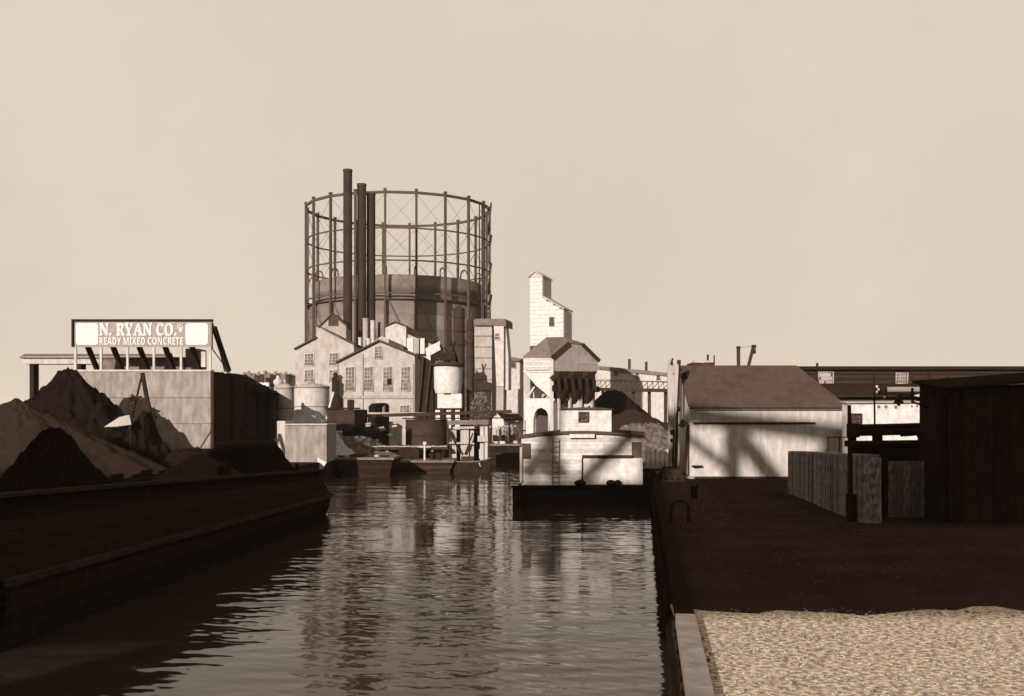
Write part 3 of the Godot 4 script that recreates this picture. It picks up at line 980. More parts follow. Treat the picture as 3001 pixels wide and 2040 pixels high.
	for k in 3:
		var q := z3([[1210 + k * 55, 340], [1235 + k * 55, 480]])
		bx(t, "bay", (PL(q[0][0], q[0][1], o, x) + PL(q[1][0], q[1][1], o, x)) / 2 + Vector3(0, 0, 0.3), Vector3(1.3 - 0.2 * k, 3.2, 1.0), M.bright if k != 1 else M.grey_wall)
	t = thing("steel_chute", "bright white steel chute slanting above the round hopper tank", "chute", P(1265, 1040, 198))
	front(t, "trough", z3([[1355, 430], [1485, 362], [1492, 440], [1400, 492], [1405, 560], [1378, 560]]), Vector3(0, 0, -198), x, 2.2, M.bright)
	front(t, "under_frame", z3([[1400, 498], [1490, 448], [1480, 500], [1410, 590]]), Vector3(0, 0, -198.4), x, 1.6, M.dark)
	beam(t, "leg", P(1258, 1060, 199), Vector3(X(1252, 199), G, -199), 0.4, 0.4, M.dark)
	# roof pipes before the stacks
	for v in [[825, 165, 385, 240, 26, M.grey_wall], [888, 185, 330, 240, 20, M.white], [775, 335, 430, 230, 16, M.white], [850, 345, 380, 232, 24, M.white], [945, 200, 300, 244, 12, M.dark]]:
		var q := z3([[v[0], v[1]], [v[0], v[2]]])
		var dd: float = v[3]
		var r: float = v[4] / 3.038 * dd / F
		var p := thing("vent_pipe", "", "vent pipe", Vector3(X(q[0][0], dd), G, -dd), "vent pipes on the works roofs")
		p.set_meta("label", {825: "wide grey vent pipe beside the middle smokestack", 888: "white vent pipe at the foot of the shortest smokestack", 775: "short white vent pipe above the left roof slope", 850: "squat white vent drum behind the long gable", 945: "thin dark vent pipe behind the long gable"}[v[0]])
		cyl(p, "pipe", Vector3(X(q[0][0], dd), G, -dd), P(q[0][0], q[0][1], dd), r, v[5])
		cyl(p, "cap", P(q[0][0], q[0][1] + 1.5, dd), P(q[0][0], q[0][1] - 1.5, dd), r * 1.15, v[5])
	# round hopper tank
	d = 190.0
	var s := d / F
	var cx := X(1313, d)
	t = thing("hopper_tank", "white round hopper tank with dark lid on a white box base", "hopper", Vector3(cx, G, -d))
	var y1 := Y(1153, d)
	var y2 := Y(1074, d)
	lathe(t, "tank_shell", Vector3(cx, 0, -d), [[2.15, y1], [2.4, y1 + 0.9], [2.46, y2]], M.bright, 36)
	lathe(t, "lid", Vector3(cx, y2, -d), [[2.5, 0.0], [2.9, 0.05], [2.9, 0.45], [1.6, 0.7], [0, 0.75]], M.mid_dark, 36)
	cyl(t, "band", Vector3(cx, y1 - 0.25, -d), Vector3(cx, y1 + 0.02, -d), 2.1, M.dark, -1.0, 36)
	bx(t, "base", Vector3(X(1319, d), (Y(1144, d) + Y(1200, d)) / 2 - 0.2, -d), Vector3(70 * s, 42 * s, 4.0), M.bright)
	for dx in [-1.7, 0.2, 1.7]:
		bx(t, "leg", Vector3(cx + dx, (G + Y(1202, d)) / 2, -d + 1.2), Vector3(0.8, Y(1202, d) - G, 0.8), M.bright)
	for q in [[1290, 1010, 1308, 1070], [1335, 1000, 1312, 1070], [1322, 1000, 1345, 1070], [1300, 1018, 1340, 1060]]:
		beam(t, "head_frame", P(q[0], q[1], d - 0.5), P(q[2], q[3], d + 0.5), 0.22, 0.22, M.dark)
	bx(t, "head_box", P(1312, 1045, d), Vector3(2.6, 1.3, 2.2), M.dark)
	# dark timber hoist between retort house and hopper tank
	t = thing("timber_hoist", "dark sloping timber hoist between gabled building and round hopper tank", "hoist", Vector3(X(1250, 196), G, -196))
	prism(t, "casing", [P(1232, 1040, 196), P(1268, 1060, 196), Vector3(X(1272, 196), G, -196), Vector3(X(1222, 196), G, -196)], Vector3(0, 0, -4), M.dark)
	for px in [[1222, 1035, 1220], [1240, 1050, 1216], [1262, 1060, 1236]]:
		beam(t, "leg", P(px[0], px[1], 195.4), Vector3(X(px[2], 195.4), G, -195.4), 0.3, 0.3, M.mid_dark)
	# steel scrubber columns right of the stacks
	for v in [[1345, 905, 34, 232, "tall dark steel scrubber column before the gas holder tank"], [1378, 940, 22, 226, "slender dark steel column left of the grey elevator tower"]]:
		var dd: float = v[3]
		var p := thing("scrubber_column", v[4], "column", Vector3(X(v[0], dd), G, -dd), "scrubber columns")
		cyl(p, "shell", Vector3(X(v[0], dd), G, -dd), P(v[0], v[1], dd), v[2] / 2.0 * dd / F, M.mid_dark)
		cyl(p, "dome", P(v[0], v[1], dd), P(v[0], v[1] - 9, dd), v[2] / 2.0 * dd / F, M.mid_dark, 0.3 * v[2] / 2.0 * dd / F)
		for k in 3:
			cyl(p, "hoop", P(v[0], v[1] + 25 + k * 40, dd), P(v[0], v[1] + 29 + k * 40, dd), v[2] / 2.0 * dd / F * 1.08, M.dark)

# ---------------------------------------------------------------- elevators and hopper in the middle right
func hopper_side() -> void:
	# grey elevator with its white leg
	var d := 200.0
	var x := yaw(-12)
	var o := P(1442, 1200, d)
	var yg := 1220.0 + (E - G) * F / d
	var t := thing("elevator_tower", "narrow grey elevator tower with flat cap and white side leg", "tower", Vector3(o.x, G, -d - 2))
	front(t, "wall", z4([[95, 612], [258, 612]]) + [[1441.6, yg], [1394, yg]], o, x, 5.0, M.grey_wall)
	for k in 6:
		var y := 985 + k * 32
		var a := PL(1391 + k * 0.6, y, o, x)
		var b := PL(1441, y, o, x)
		beam(t, "joint_strip", a + Vector3(0, 0, 0.03), b + Vector3(0, 0, 0.03), 0.08, 0.16, M.roof_grey)
	front(t, "white_leg", z4([[275, 612], [368, 612], [366, 1175], [300, 1175]]) + [], o + Vector3(0, 0, 0.4), x, 3.0, M.white)
	front(t, "lower_leg", z4([[300, 1178], [366, 1178]]) + [[1474, yg], [1452, yg]], o + Vector3(0, 0, 0.2), x, 2.6, M.grey_wall)
	front(t, "leg_side", z4([[368, 612], [385, 612], [410, 900], [410, 1210], [368, 1210]]), o + Vector3(0, 0, -0.4), x, 2.6, M.white)
	front(t, "cap", z4([[88, 612], [88, 565], [110, 550], [372, 550], [386, 570], [386, 628], [366, 612]]), o + Vector3(0, 0, 0.7), x, 6.0, M.roof_grey)
	var wq := z4([[288, 690], [325, 742]])
	var wa := PL(wq[0][0], wq[0][1], o + Vector3(0, 0, 0.4), x)
	var wb := PL(wq[1][0], wq[1][1], o + Vector3(0, 0, 0.4), x)
	window(t, (wa + wb) / 2, 0.65, 1.0, 2, 2, x, M.white, M.glass_dark)
	# tall white elevator with a penthouse
	d = 215.0
	x = yaw(-18)
	o = P(1650, 1000, d)
	var back := Vector3(-sin(deg_to_rad(18)), 0, -cos(deg_to_rad(18)))
	back = x.cross(Vector3.UP)
	if back.z > 0:
		back = -back
	yg = 1220.0 + (E - G) * F / d
	t = thing("elevator_tower", "tall white boarded elevator tower with gabled penthouse and dark side", "tower", Vector3(o.x - 3, G, -d - 2))
	var side := z4([[920, 466], [1000, 476]])
	var depth := 6.2
	# boards across the front
	var n := 40
	var pl := PL(z4([[612, 160]])[0][0], 0, o, x)
	var pr_ := PL(z4([[725, 160]])[0][0], 0, o, x)
	var pf := PL(z4([[920, 160]])[0][0], 0, o, x)
	var ytop := PL(1588, z4([[725, 165]])[0][1], o, x).y
	var yroof := PL(1590, z4([[725, 352]])[0][1], o, x).y
	var yeave := PL(1651, z4([[920, 470]])[0][1], o, x).y
	front(t, "core", z4([[616, 166], [660, 126], [722, 166], [722, 356], [916, 470]]) + [[1650, yg], [1554.5, yg]], o + back * 0.12, x, depth - 0.12, M.white_b)
	var step := (ytop - G) / n
	for k in n:
		var y0 := G + k * step + 0.02
		var y1 := G + (k + 1) * step - 0.02
		var ym := (y0 + y1) / 2
		var end := pr_
		if ym < yroof:
			var f := clampf((yroof - ym) / (yroof - yeave), 0.0, 1.0)
			end = pr_.lerp(pf, f)
		var a := Vector3(pl.x, ym, pl.z)
		var b := Vector3(end.x, ym, end.z)
		beam(t, "board", a + back * 0.02, b + back * 0.02, 0.2, y1 - y0, M.bright)
	front(t, "gable", z4([[612, 163], [660, 122], [725, 163]]), o - back * 0.08, x, 0.3, M.white)
	var rs := [z4([[598, 168], [660, 118]]), z4([[735, 166], [660, 118]]), z4([[722, 346], [928, 466]])]
	for q in rs:
		var a := PL(q[0][0], q[0][1], o, x)
		var b := PL(q[1][0], q[1][1], o, x)
		prism(t, "roof_slope", [a - back * 0.4, b - back * 0.4, b + back * (depth + 0.4), a + back * (depth + 0.4)], Vector3(0, 0.3, 0), M.pale_wood)
	var dk := depth - 0.1
	prism(t, "penthouse_side", [Vector3(pr_.x, yroof + 0.1, pr_.z) + x * 0.03 + back * 0.1, Vector3(pr_.x, ytop, pr_.z) + x * 0.03 + back * 0.1, Vector3(pr_.x, ytop, pr_.z) + x * 0.03 + back * dk, Vector3(pr_.x, yroof + 0.1, pr_.z) + x * 0.03 + back * dk], x * 0.06, M.bright)
	prism(t, "tower_side", [Vector3(pf.x, G, pf.z) + x * 0.03 + back * 0.1, Vector3(pf.x, yeave, pf.z) + x * 0.03 + back * 0.1, Vector3(pf.x, yeave, pf.z) + x * 0.03 + back * dk, Vector3(pf.x, G, pf.z) + x * 0.03 + back * dk], x * 0.06, M.bright)
	wq = z4([[795, 540], [832, 615]])
	wa = PL(wq[0][0], wq[0][1], o, x)
	wb = PL(wq[1][0], wq[1][1], o, x)
	window(t, (wa + wb) / 2 - back * 0.12, 0.75, 1.5, 1, 2, x, M.roof_grey, M.glass_dark)
	# hopper house on columns
	d = 168.0
	var corner := P(z4([[810, 1100]])[0][0], 1100, d)      # the near vertical edge
	var lx := yaw(-35)                                     # left face: its left end lies further away
	lx = Vector3(cos(deg_to_rad(35)), 0, sin(deg_to_rad(35)))
	var rx := Vector3(cos(deg_to_rad(38)), 0, -sin(deg_to_rad(38)))
	t = thing("hopper_house", "white hopper house with hipped grey roof and dark chutes over columns", "hopper house", Vector3(corner.x, G, -d - 4))
	var fl := func(a: Array) -> Array:
		var r := []
		for q in z4(a):
			r.append(PL(q[0], q[1], corner, lx))
		return r
	var fr := func(a: Array) -> Array:
		var r := []
		for q in z4(a):
			r.append(PL(q[0], q[1], corner, rx))
		return r
	var inl := Vector3(sin(deg_to_rad(35)), 0, -cos(deg_to_rad(35))) * 0.4
	var inr := Vector3(-sin(deg_to_rad(38)), 0, -cos(deg_to_rad(38))) * 0.4
	# left face, boarded: lower edge steps
	var lf: Array = fl.call([[550, 915], [808, 912]])
	for k in 6:
		var ya := lerpf(912, 1050, k / 6.0)
		var yb := lerpf(912, 1050, (k + 1) / 6.0) - 2.0
		prism(t, "board", fl.call([[550, ya], [808, ya], [808, yb], [550, yb]]), inl * (0.9 + 0.2 * (k % 2)), M.bright if k % 2 else M.white)
	prism(t, "lower_panel", fl.call([[570, 1052], [808, 1052], [808, 1285], [668, 1172]]), inl, M.bright)
	prism(t, "panel_batten", fl.call([[575, 1026], [790, 1020], [790, 1028], [575, 1034]]), -inl * 0.35, M.grey_wall)
	prism(t, "brace_panel", fl.call([[575, 1275], [640, 1180], [660, 1180], [600, 1275]]), inl, M.white)
	prism(t, "inner_wall", fl.call([[575, 1060], [805, 1060], [805, 1285], [575, 1285]]).map(func(p): return p + inl * 11.0), inl * 1.0, M.grey_wall)
	prism(t, "base_wall", fl.call([[562, 1560], [562, 1288], [802, 1288], [802, 1560], [796, 1560], [785, 1450], [760, 1400], [720, 1375], [680, 1385], [655, 1420], [642, 1480], [640, 1560]]), inl * 1.5, M.bright)
	var ft := []
	for q in [[560, 0], [802, 0]]:
		ft.append(fl.call([[q[0], 1560]])[0])
	prism(t, "footing", [Vector3(ft[0].x, G, ft[0].z), Vector3(ft[0].x, ft[0].y + 0.02, ft[0].z), fl.call([[640, 1560]])[0], Vector3(fl.call([[640, 1560]])[0].x, G, fl.call([[640, 1560]])[0].z)], inl * 1.5, M.bright)
	for zx in [630.0, 806.0]:
		var pw: Vector3 = fl.call([[zx, 1600]])[0] + inl * 1.6
		var pt: Vector3 = fl.call([[zx, 1330]])[0] + inl * 1.6
		prism(t, "passage_wall", [Vector3(pw.x, G, pw.z), pt, pt + inl * 11.5, Vector3(pw.x, G, pw.z) + inl * 11.5], lx * 0.3, M.grey_wall)
	prism(t, "passage_ceiling", fl.call([[632, 1335], [806, 1335]]).map(func(p): return p + inl * 1.6) + fl.call([[806, 1335], [632, 1335]]).map(func(p): return p + inl * 13.0), Vector3(0, 0.4, 0), M.grey_wall)
	prism(t, "passage_back_wall", fl.call([[645, 1600], [645, 1300], [800, 1300], [800, 1600]]).map(func(p): return p + inl * 12.0), inl * 1.0, M.grey_wall)
	prism(t, "corner_post", [corner + Vector3(-0.25, Y(912 / 3.16 + 760, d) - corner.y, 0), corner + Vector3(0.3, Y(912 / 3.16 + 760, d) - corner.y, 0), corner + Vector3(0.3, G - corner.y, 0), corner + Vector3(-0.25, G - corner.y, 0)], Vector3(0, 0, -0.6), M.white)
	for px in [565.0]:
		var p: Vector3 = fl.call([[px, 1050]])[0]
		bx(t, "post", Vector3(p.x, (G + p.y) / 2, p.z - 0.4), Vector3(0.45, p.y - G, 0.45), M.white)
	# right face, the gable end, in vertical boards
	var bl := [[812, 908], [966, 784], [1090, 792], [1240, 940]]
	var topy := func(z: float) -> float:
		for k in 3:
			if z <= bl[k + 1][0]:
				return lerpf(bl[k][1], bl[k + 1][1], (z - bl[k][0]) / (bl[k + 1][0] - bl[k][0]))
		return 940.0
	for k in 12:
		var za := lerpf(812, 1240, k / 12.0)
		var zb := lerpf(812, 1240, (k + 1) / 12.0) - 1.2
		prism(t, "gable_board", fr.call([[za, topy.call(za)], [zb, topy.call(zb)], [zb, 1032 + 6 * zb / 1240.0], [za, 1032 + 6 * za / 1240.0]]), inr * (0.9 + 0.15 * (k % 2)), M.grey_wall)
	prism(t, "cross_batten", fr.call([[1045, 950], [1238, 962], [1238, 970], [1045, 958]]), -inr * 0.25, M.white)
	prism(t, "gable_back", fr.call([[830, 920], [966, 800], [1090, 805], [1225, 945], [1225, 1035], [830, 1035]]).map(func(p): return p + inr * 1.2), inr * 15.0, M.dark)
	# roof: long left slope, jerkinhead, right slope
	var e0: Vector3 = fl.call([[548, 915]])[0]
	var e1: Vector3 = fr.call([[806, 912]])[0]
	var r0: Vector3 = PL(z4([[760, 740]])[0][0], z4([[760, 740]])[0][1], corner + inr * 9.0, rx)
	var r1: Vector3 = fr.call([[962, 778]])[0]
	var back_r := PL(z4([[925, 736]])[0][0], z4([[925, 736]])[0][1], corner + inr * 10.0, rx)
	prism(t, "roof_slope", [e0, e1, r1, back_r, r0], Vector3(0, 0.3, 0), M.roof_grey)
	var g1: Vector3 = fr.call([[1090, 788]])[0]
	var g2: Vector3 = fr.call([[1246, 942]])[0]
	prism(t, "roof_slope", [back_r, r1, g1], Vector3(0, 0.28, 0), M.roof_grey)
	prism(t, "roof_slope", [back_r, g1, g2, g2 + inr * 9.0], Vector3(0, 0.26, 0), M.roof)
	for e in [[e1, r1], [g1, g2]]:
		beam(t, "barge_board", e[0] - inr * 0.5, e[1] - inr * 0.5, 0.35, 0.5, M.mid_dark)
	# chutes under the gable end
	for k in 6:
		var za := 835.0 + k * 66.0
		prism(t, "chute", fr.call([[za, 1040], [za + 50, 1040], [za + 22, 1085], [za - 22, 1130], [za - 34, 1095]]).map(func(p): return p - inr * 1.2), inr * 2.0, M.dark if k % 2 else M.mid_dark)
		beam(t, "chute_gate", fr.call([[za + 10, 1090]])[0] - inr * 1.6, fr.call([[za + 30, 1230]])[0] - inr * 1.2, 0.5, 0.5, M.dark)
	prism(t, "hopper_bottom", fr.call([[830, 1040], [1238, 1040], [1238, 1190], [830, 1190]]).map(func(p): return p + inr * 1.5), inr * 12.0, M.dark)
	beam(t, "floor_beam", fr.call([[812, 1195]])[0], fr.call([[1245, 1205]])[0], 0.6, 0.9, M.dark)
	for k in 9:
		var q: Vector3 = fr.call([[832 + k * 51.0, 1200]])[0]
		bx(t, "column", Vector3(q.x, (G + q.y) / 2, q.z) + inr * (0.4 if k % 2 else 2.6), Vector3(0.34, q.y - G, 0.34), M.white if k % 2 else M.pale_wood, 38)
	for k in 3:
		var q: Vector3 = fr.call([[915 + k * 120.0, 1210]])[0]
		lathe(t, "discharge_cone", Vector3(q.x, q.y - 2.2, q.z) + inr * 1.4, [[0.35, 0.0], [1.2, 1.2], [1.5, 2.2]], M.dark, 16)
	# big dark heap and the grassy slope right of the hopper
	heap("coal_heap", "big dark coal heap behind the hopper house columns", "coal", Vector3(X(1800, 188), G, -188), 9.6, 13, 9, M.coal, 0.1, 22, 0.05)
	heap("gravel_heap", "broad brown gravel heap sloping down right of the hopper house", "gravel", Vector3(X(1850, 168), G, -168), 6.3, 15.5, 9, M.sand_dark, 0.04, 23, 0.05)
	heap("earth_bank", "low grassy earth bank between the covered barge and the gravel heap", "bank", Vector3(X(1890, 136), G, -136), 4.2, 10.5, 8, M.bank, 0.2, 24, 0.16)
	# picket fence on the quay beyond the covered barge
	var pf2 := thing("picket_fence", "low pale picket fence at the foot of the earth bank", "fence", Vector3(X(1930, 114), G, -114))
	for k in 16:
		bx(pf2, "picket", Vector3(X(1893 + k * 4.6, 114), G + 0.9 + rng.randf_range(-0.15, 0.2), -114), Vector3(0.11, 1.8, 0.06), M.bright if k % 3 else M.grey_wall)
	bx(pf2, "rail", Vector3(X(1928, 114), G + 0.7, -114.08), Vector3(2.8, 0.1, 0.08), M.pale_wood)
	bx(pf2, "kerb_board", Vector3(X(1930, 113), G + 0.1, -113.2), Vector3(3.6, 0.22, 0.3), M.pale_wood)

# ---------------------------------------------------------------- clutter and craft in the middle of the basin
func flat_hull(t: Node3D, x0: float, x1: float, d0: float, d1: float, top: float, rake: float, m: Material, m2: Material, rim: Material) -> void:
	# a scow with raked ends: planks on its near face, deck above
	prism(t, "hull", [Vector3(x0 + rake, -0.4, -d0 - 0.1), Vector3(x1 - rake, -0.4, -d0 - 0.1), Vector3(x1, top - 0.3, -d0 - 0.1), Vector3(x0, top - 0.3, -d0 - 0.1)], Vector3(0, 0, -(d1 - d0)), m)
	var n := 4
	for k in n:
		var f0 := k / float(n)
		var f1 := (k + 0.93) / float(n)
		var ya := lerpf(-0.2, top - 0.32, f0)
		var yb := lerpf(-0.2, top - 0.32, f1)
		prism(t, "plank", [Vector3(x0 + rake * (1 - f0) + 0.02, ya, -d0 - 0.09), Vector3(x1 - rake * (1 - f0) - 0.02, ya, -d0 - 0.09), Vector3(x1 - rake * (1 - f1) - 0.02, yb, -d0 - 0.09), Vector3(x0 + rake * (1 - f1) + 0.02, yb, -d0 - 0.09)], Vector3(0, 0, 0.12 + 0.03 * (k % 2)), m2 if k % 2 else m)
	bx(t, "deck", Vector3((x0 + x1) / 2, top - 0.12, -(d0 + d1) / 2), Vector3(x1 - x0 + 0.2, 0.28, d1 - d0 + 0.4), rim)

func basin_middle() -> void:
	var x := Vector3(1, 0, 0)
	# white block wall and pale heap
	var t := thing("block_wall", "stained white concrete block at the water's edge behind the black barge", "concrete block", Vector3(X(896, 128), G, -132))
	front(t, "wall", [[836, 1246], [957, 1246], [957, 1354.5], [836, 1354.5]], Vector3(0, 0, -128), x, 7.0, M.concrete)
	front(t, "step", [[812, 1234], [835.6, 1234], [835.6, 1354], [812, 1354]], Vector3(0, 0, -129), x, 6.0, M.white)
	front(t, "toe", [[930, 1340], [957, 1355], [945, 1375], [932, 1378]], Vector3(0, 0, -127.5), x, 0.4, M.bright)
	bx(t, "coping", Vector3(X(896.5, 128), Y(1246, 128) + 0.08, -131.4), Vector3(121 * 128 / F + 0.1, 0.14, 7.2), M.white_b)
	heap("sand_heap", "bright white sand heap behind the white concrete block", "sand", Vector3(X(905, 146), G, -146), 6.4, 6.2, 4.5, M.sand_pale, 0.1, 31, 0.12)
	# silo and storage tank
	for v in [[835, 26, 1137, 162, "grey concrete silo with iron hoops behind the coal pocket", M.grey_wall, "storage_silo"], [914, 51, 1135, 184, "squat white storage tank before the boiler house", M.white, "storage_tank"]]:
		var dd: float = v[3]
		var r: float = v[1] * dd / F
		var p := thing(v[6], v[4], "tank", Vector3(X(v[0], dd), G, -dd))
		var yt := Y(v[2], dd)
		cyl(p, "shell", Vector3(X(v[0], dd), G, -dd), Vector3(X(v[0], dd), yt, -dd), r, v[5], -1.0, 36)
		lathe(p, "roof", Vector3(X(v[0], dd), yt + 0.01, -dd), [[r * 1.03, 0.0], [r * 1.03, 0.15], [0, 0.8]], M.grey_wall, 36)
		for k in 4:
			var hy := lerpf(G + 0.6, yt - 0.2, k / 3.0)
			cyl(p, "hoop", Vector3(X(v[0], dd), hy, -dd), Vector3(X(v[0], dd), hy + 0.14, -dd), r * 1.015, M.roof_grey, -1.0, 36)
	for k in 6:
		beam(get_node("storage_tank"), "rail_post", P(868 + k * 18, 1134, 182), P(868 + k * 18, 1124, 182), 0.08, 0.08, M.roof_grey)
	# bright steel bin beyond the coal pocket
	t = thing("mixer_bin", "bright white hopper bin peeping over the coal pocket", "hopper", Vector3(X(812, 200), G, -200))
	lathe(t, "bin", Vector3(X(815, 200), Y(1133, 200), -200), [[0.6, 0.0], [0.95, 0.5], [0.95, 1.1], [0.4, 1.5], [0.25, 2.0]], M.white, 20)
	bx(t, "support", Vector3(X(815, 200), (G + Y(1133, 200)) / 2, -200), Vector3(1.2, Y(1133, 200) - G, 1.2), M.grey_wall)
	bx(t, "hood", P(775, 1128, 199), Vector3(1.9, 0.8, 1.4), M.bright)
	bx(t, "hood_arm", P(792, 1120, 199.6), Vector3(1.6, 1.6, 0.4), M.dark)
	beam(t, "hood_leg", P(770, 1134, 199.4), Vector3(X(770, 199.4), G, -199.4), 0.3, 0.3, M.dark)
	# dark steel hopper box on legs
	t = thing("steel_hopper", "dark steel hopper box on posts beside the bright sand heap", "hopper", Vector3(X(1000, 159), G, -161))
	prism(t, "box", [P(957, 1200, 159), P(1039, 1200, 159), P(1039, 1254, 159), P(1025, 1262, 159), P(957, 1262, 159)], Vector3(1.3, 0, -4.2), M.mid_dark)
	bx(t, "lid", P(1004, 1197, 160.6), Vector3(4.6, 0.2, 4.0), M.dark)
	lathe(t, "spout", P(987, 1194, 160.5), [[0.85, 0.0], [0.8, 0.8], [0.35, 1.6], [0, 1.7]], M.dark, 16)
	bx(t, "motor_box", P(1028, 1184, 160.5), Vector3(0.9, 1.1, 0.9), M.dark)
	for px in [962, 996, 1032]:
		bx(t, "post", Vector3(X(px, 160), (G + Y(1262, 160)) / 2, -160), Vector3(0.35, Y(1262, 160) - G, 0.35), M.dark)
	beam(t, "feed_pipe", P(952, 1246, 158.6), P(978, 1150, 161), 0.28, 0.28, M.white)
	t = thing("exhaust_stack", "cluster of dark exhaust pipes against the boiler house wall", "exhaust stack", Vector3(X(981, 203.6), G, -203.6))
	for q in [[977, 1108, 0.28], [983, 1094, 0.34], [989, 1118, 0.26]]:
		cyl(t, "pipe", Vector3(X(q[0], 203.6), G, -203.6), P(q[0], q[1], 203.6), q[2], M.dark)
		cyl(t, "rain_cap", P(q[0], q[1] + 4, 203.6), P(q[0], q[1] - 3, 203.6), q[2] * 1.6, M.dark, q[2] * 0.4)
	bx(t, "bracket", P(983, 1140, 203.6), Vector3(1.4, 0.2, 0.5), M.dark)
	# dark engine house and low clutter along the bank
	t = thing("engine_shed", "low dark engine shed under the long pipe bridge", "shed", Vector3(X(1060, 160), G, -162))
	front(t, "wall", [[998, 1262], [1130, 1262], [1130, 1330], [998, 1330]], Vector3(0, 0, -161), x, 4.0, M.dark)
	prism(t, "roof", [P(992, 1266, 160.6), P(1010, 1248, 162), P(1120, 1250, 162), P(1138, 1266, 160.6)], Vector3(0, 0.12, -3.0), M.dark_b)
	for k in 5:
		bx(t, "rafter", P(1010 + k * 26, 1290, 160.8), Vector3(0.2, 3.0, 0.2), M.mid_dark)
	t = thing("concrete_footing", "small pale concrete block between white block and engine shed", "concrete block", Vector3(X(977, 149), G, -150))
	front(t, "block", [[958, 1267], [997, 1267], [997, 1340], [958, 1340]], Vector3(0, 0, -149), x, 1.5, M.concrete)
	front(t, "cap", [[957, 1263], [998, 1263], [998, 1266.8], [957, 1266.8]], Vector3(0, 0, -148.9), x, 1.8, M.white)
	heap("earth_bank", "scrubby earth bank with litter along the left side of the basin", "bank", Vector3(X(1030, 152), G, -153), 2.4, 7.0, 3.6, M.bank, 0.3, 33, 0.25)
	for k in 7:
		var p := [[1078, 1246], [1117, 1252], [1120, 1258], [1155, 1247], [1158, 1238], [1143, 1272], [1078, 1240]][k] as Array
		var b := thing("scrap_sheet", "bent pale scrap metal sheet lying on the engine shed roof", "scrap", P(p[0], p[1], 160.5), "scrap sheets on the engine shed")
		prism(b, "sheet", [P(p[0] - 7, p[1] + 1, 160.5), P(p[0] + 8, p[1] - 2, 160.5), P(p[0] + 8, p[1] + 3, 160.3), P(p[0] - 6, p[1] + 5, 160.3)], Vector3(0, 0.02, -0.5), M.white if k % 2 else M.grey_wall)
	# pipe bridge
	t = thing("pipe_bridge", "long pipe bridge crossing behind the dark round tank", "pipe bridge", Vector3(X(1280, 168), G, -168))
	beam(t, "pipe", P(1069, 1219, 168), P(1500, 1206, 168), 0.5, 0.5, M.mid_dark)
	beam(t, "pipe", P(1069, 1212, 169), P(1330, 1212, 169), 0.35, 0.35, M.pale_wood)
	beam(t, "walkway", P(1180, 1227, 167.5), P(1500, 1225, 167.5), 0.8, 0.18, M.dark)
	for px in [1080, 1232, 1306, 1372, 1440, 1492]:
		beam(t, "bent", Vector3(X(px, 168), Y(1219, 168) - 0.3, -168), Vector3(X(px, 168), G, -168), 0.25, 0.25, M.dark)
	for k in 14:
		beam(t, "rail_post", P(1190 + k * 22, 1226, 167.2), P(1190 + k * 22, 1212, 167.2), 0.07, 0.07, M.mid_dark)
	# dark round tank
	t = thing("oil_tank", "dark round riveted tank standing low beside the basin", "tank", Vector3(X(1246, 160), G, -163))
	cyl(t, "shell", Vector3(X(1246, 160), G, -163), Vector3(X(1246, 160), Y(1230, 160), -163), 3.12, M.mid_dark, -1.0, 40)
	for k in 3:
		var hy := lerpf(G + 0.3, Y(1230, 160) - 0.15, k / 2.0)
		cyl(t, "seam_ring", Vector3(X(1246, 160), hy - 0.06, -163), Vector3(X(1246, 160), hy + 0.06, -163), 3.16, M.dark, -1.0, 40)
	# walkway pier before it
	t = thing("timber_pier", "low timber walkway pier with pale deck before the dark tank", "pier", Vector3(X(1230, 150.5), 0, -151.5))
	for k in 18:
		bx(t, "deck_plank", Vector3(X(1095 + k * 12, 150.5) + 0.26, Y(1309, 150.5) + 0.02 * (k % 3), -151.5), Vector3(0.5, 0.12, 2.2), M.pale_wood if k % 3 else M.grey_wall)
	beam(t, "edge_beam", P(1090, 1315, 150.5), P(1312, 1314, 150.5), 0.2, 0.3, M.mid_dark)
	for k in 7:
		cyl(t, "pile", Vector3(X(1102 + k * 33, 150.9), -1.0, -151.1), Vector3(X(1102 + k * 33, 150.9), Y(1315, 150.5), -151.1), 0.17, M.pale_wood if k % 2 else M.dark)
	bx(t, "back_boards", Vector3(X(1200, 152.5), 1.5, -152.6), Vector3(9.0, 3.0, 0.2), M.dark)
	# craft
	t = thing("cargo_barge", "short black barge with sunlit deck moored beyond the long barge", "barge", Vector3(X(1068, 134), 0, -138))
	flat_hull(t, X(985, 134), X(1152, 134), 134, 142, 2.3, 0.5, M.dark, M.dark_b, M.roof_grey)
	bx(t, "hatch", Vector3(X(1060, 136), 2.4, -138), Vector3(3.0, 0.4, 4), M.mid_dark)
	for k in 5:
		bx(t, "deck_cargo", Vector3(X(1000 + k * 32, 135.5), 2.42, -135.4 - (k % 2)), Vector3(0.9, 0.22 + 0.1 * (k % 2), 0.5), M.pale_wood if k % 2 else M.dark)
	t = thing("deck_scow", "flat brown deck scow with raked end carrying a white post", "scow", Vector3(X(1233, 142.6), 0, -146.6))
	flat_hull(t, X(1139, 142.6), X(1328, 142.6), 143, 151.6, 1.6, 0.6, M.mid_dark, M.sand_dark, M.roof_grey)
	var pp := P(1244.5, 1345, 143.2)
	cyl(t, "post", Vector3(pp.x, 1.5, pp.z), P(1244.5, 1300, 143.2), 0.12, M.bright)
	bx(t, "post_cap", P(1244.5, 1299, 143.2), Vector3(0.4, 0.35, 0.35), M.bright)
	beam(t, "post_arm", P(1225, 1310, 143.2), P(1262, 1310, 143.2), 0.16, 0.14, M.white)
	for px in [1170, 1205, 1290]:
		cyl(t, "bitt", Vector3(X(px, 143.6), 1.5, -143.6), Vector3(X(px, 143.6), 2.2, -143.6), 0.16, M.dark)
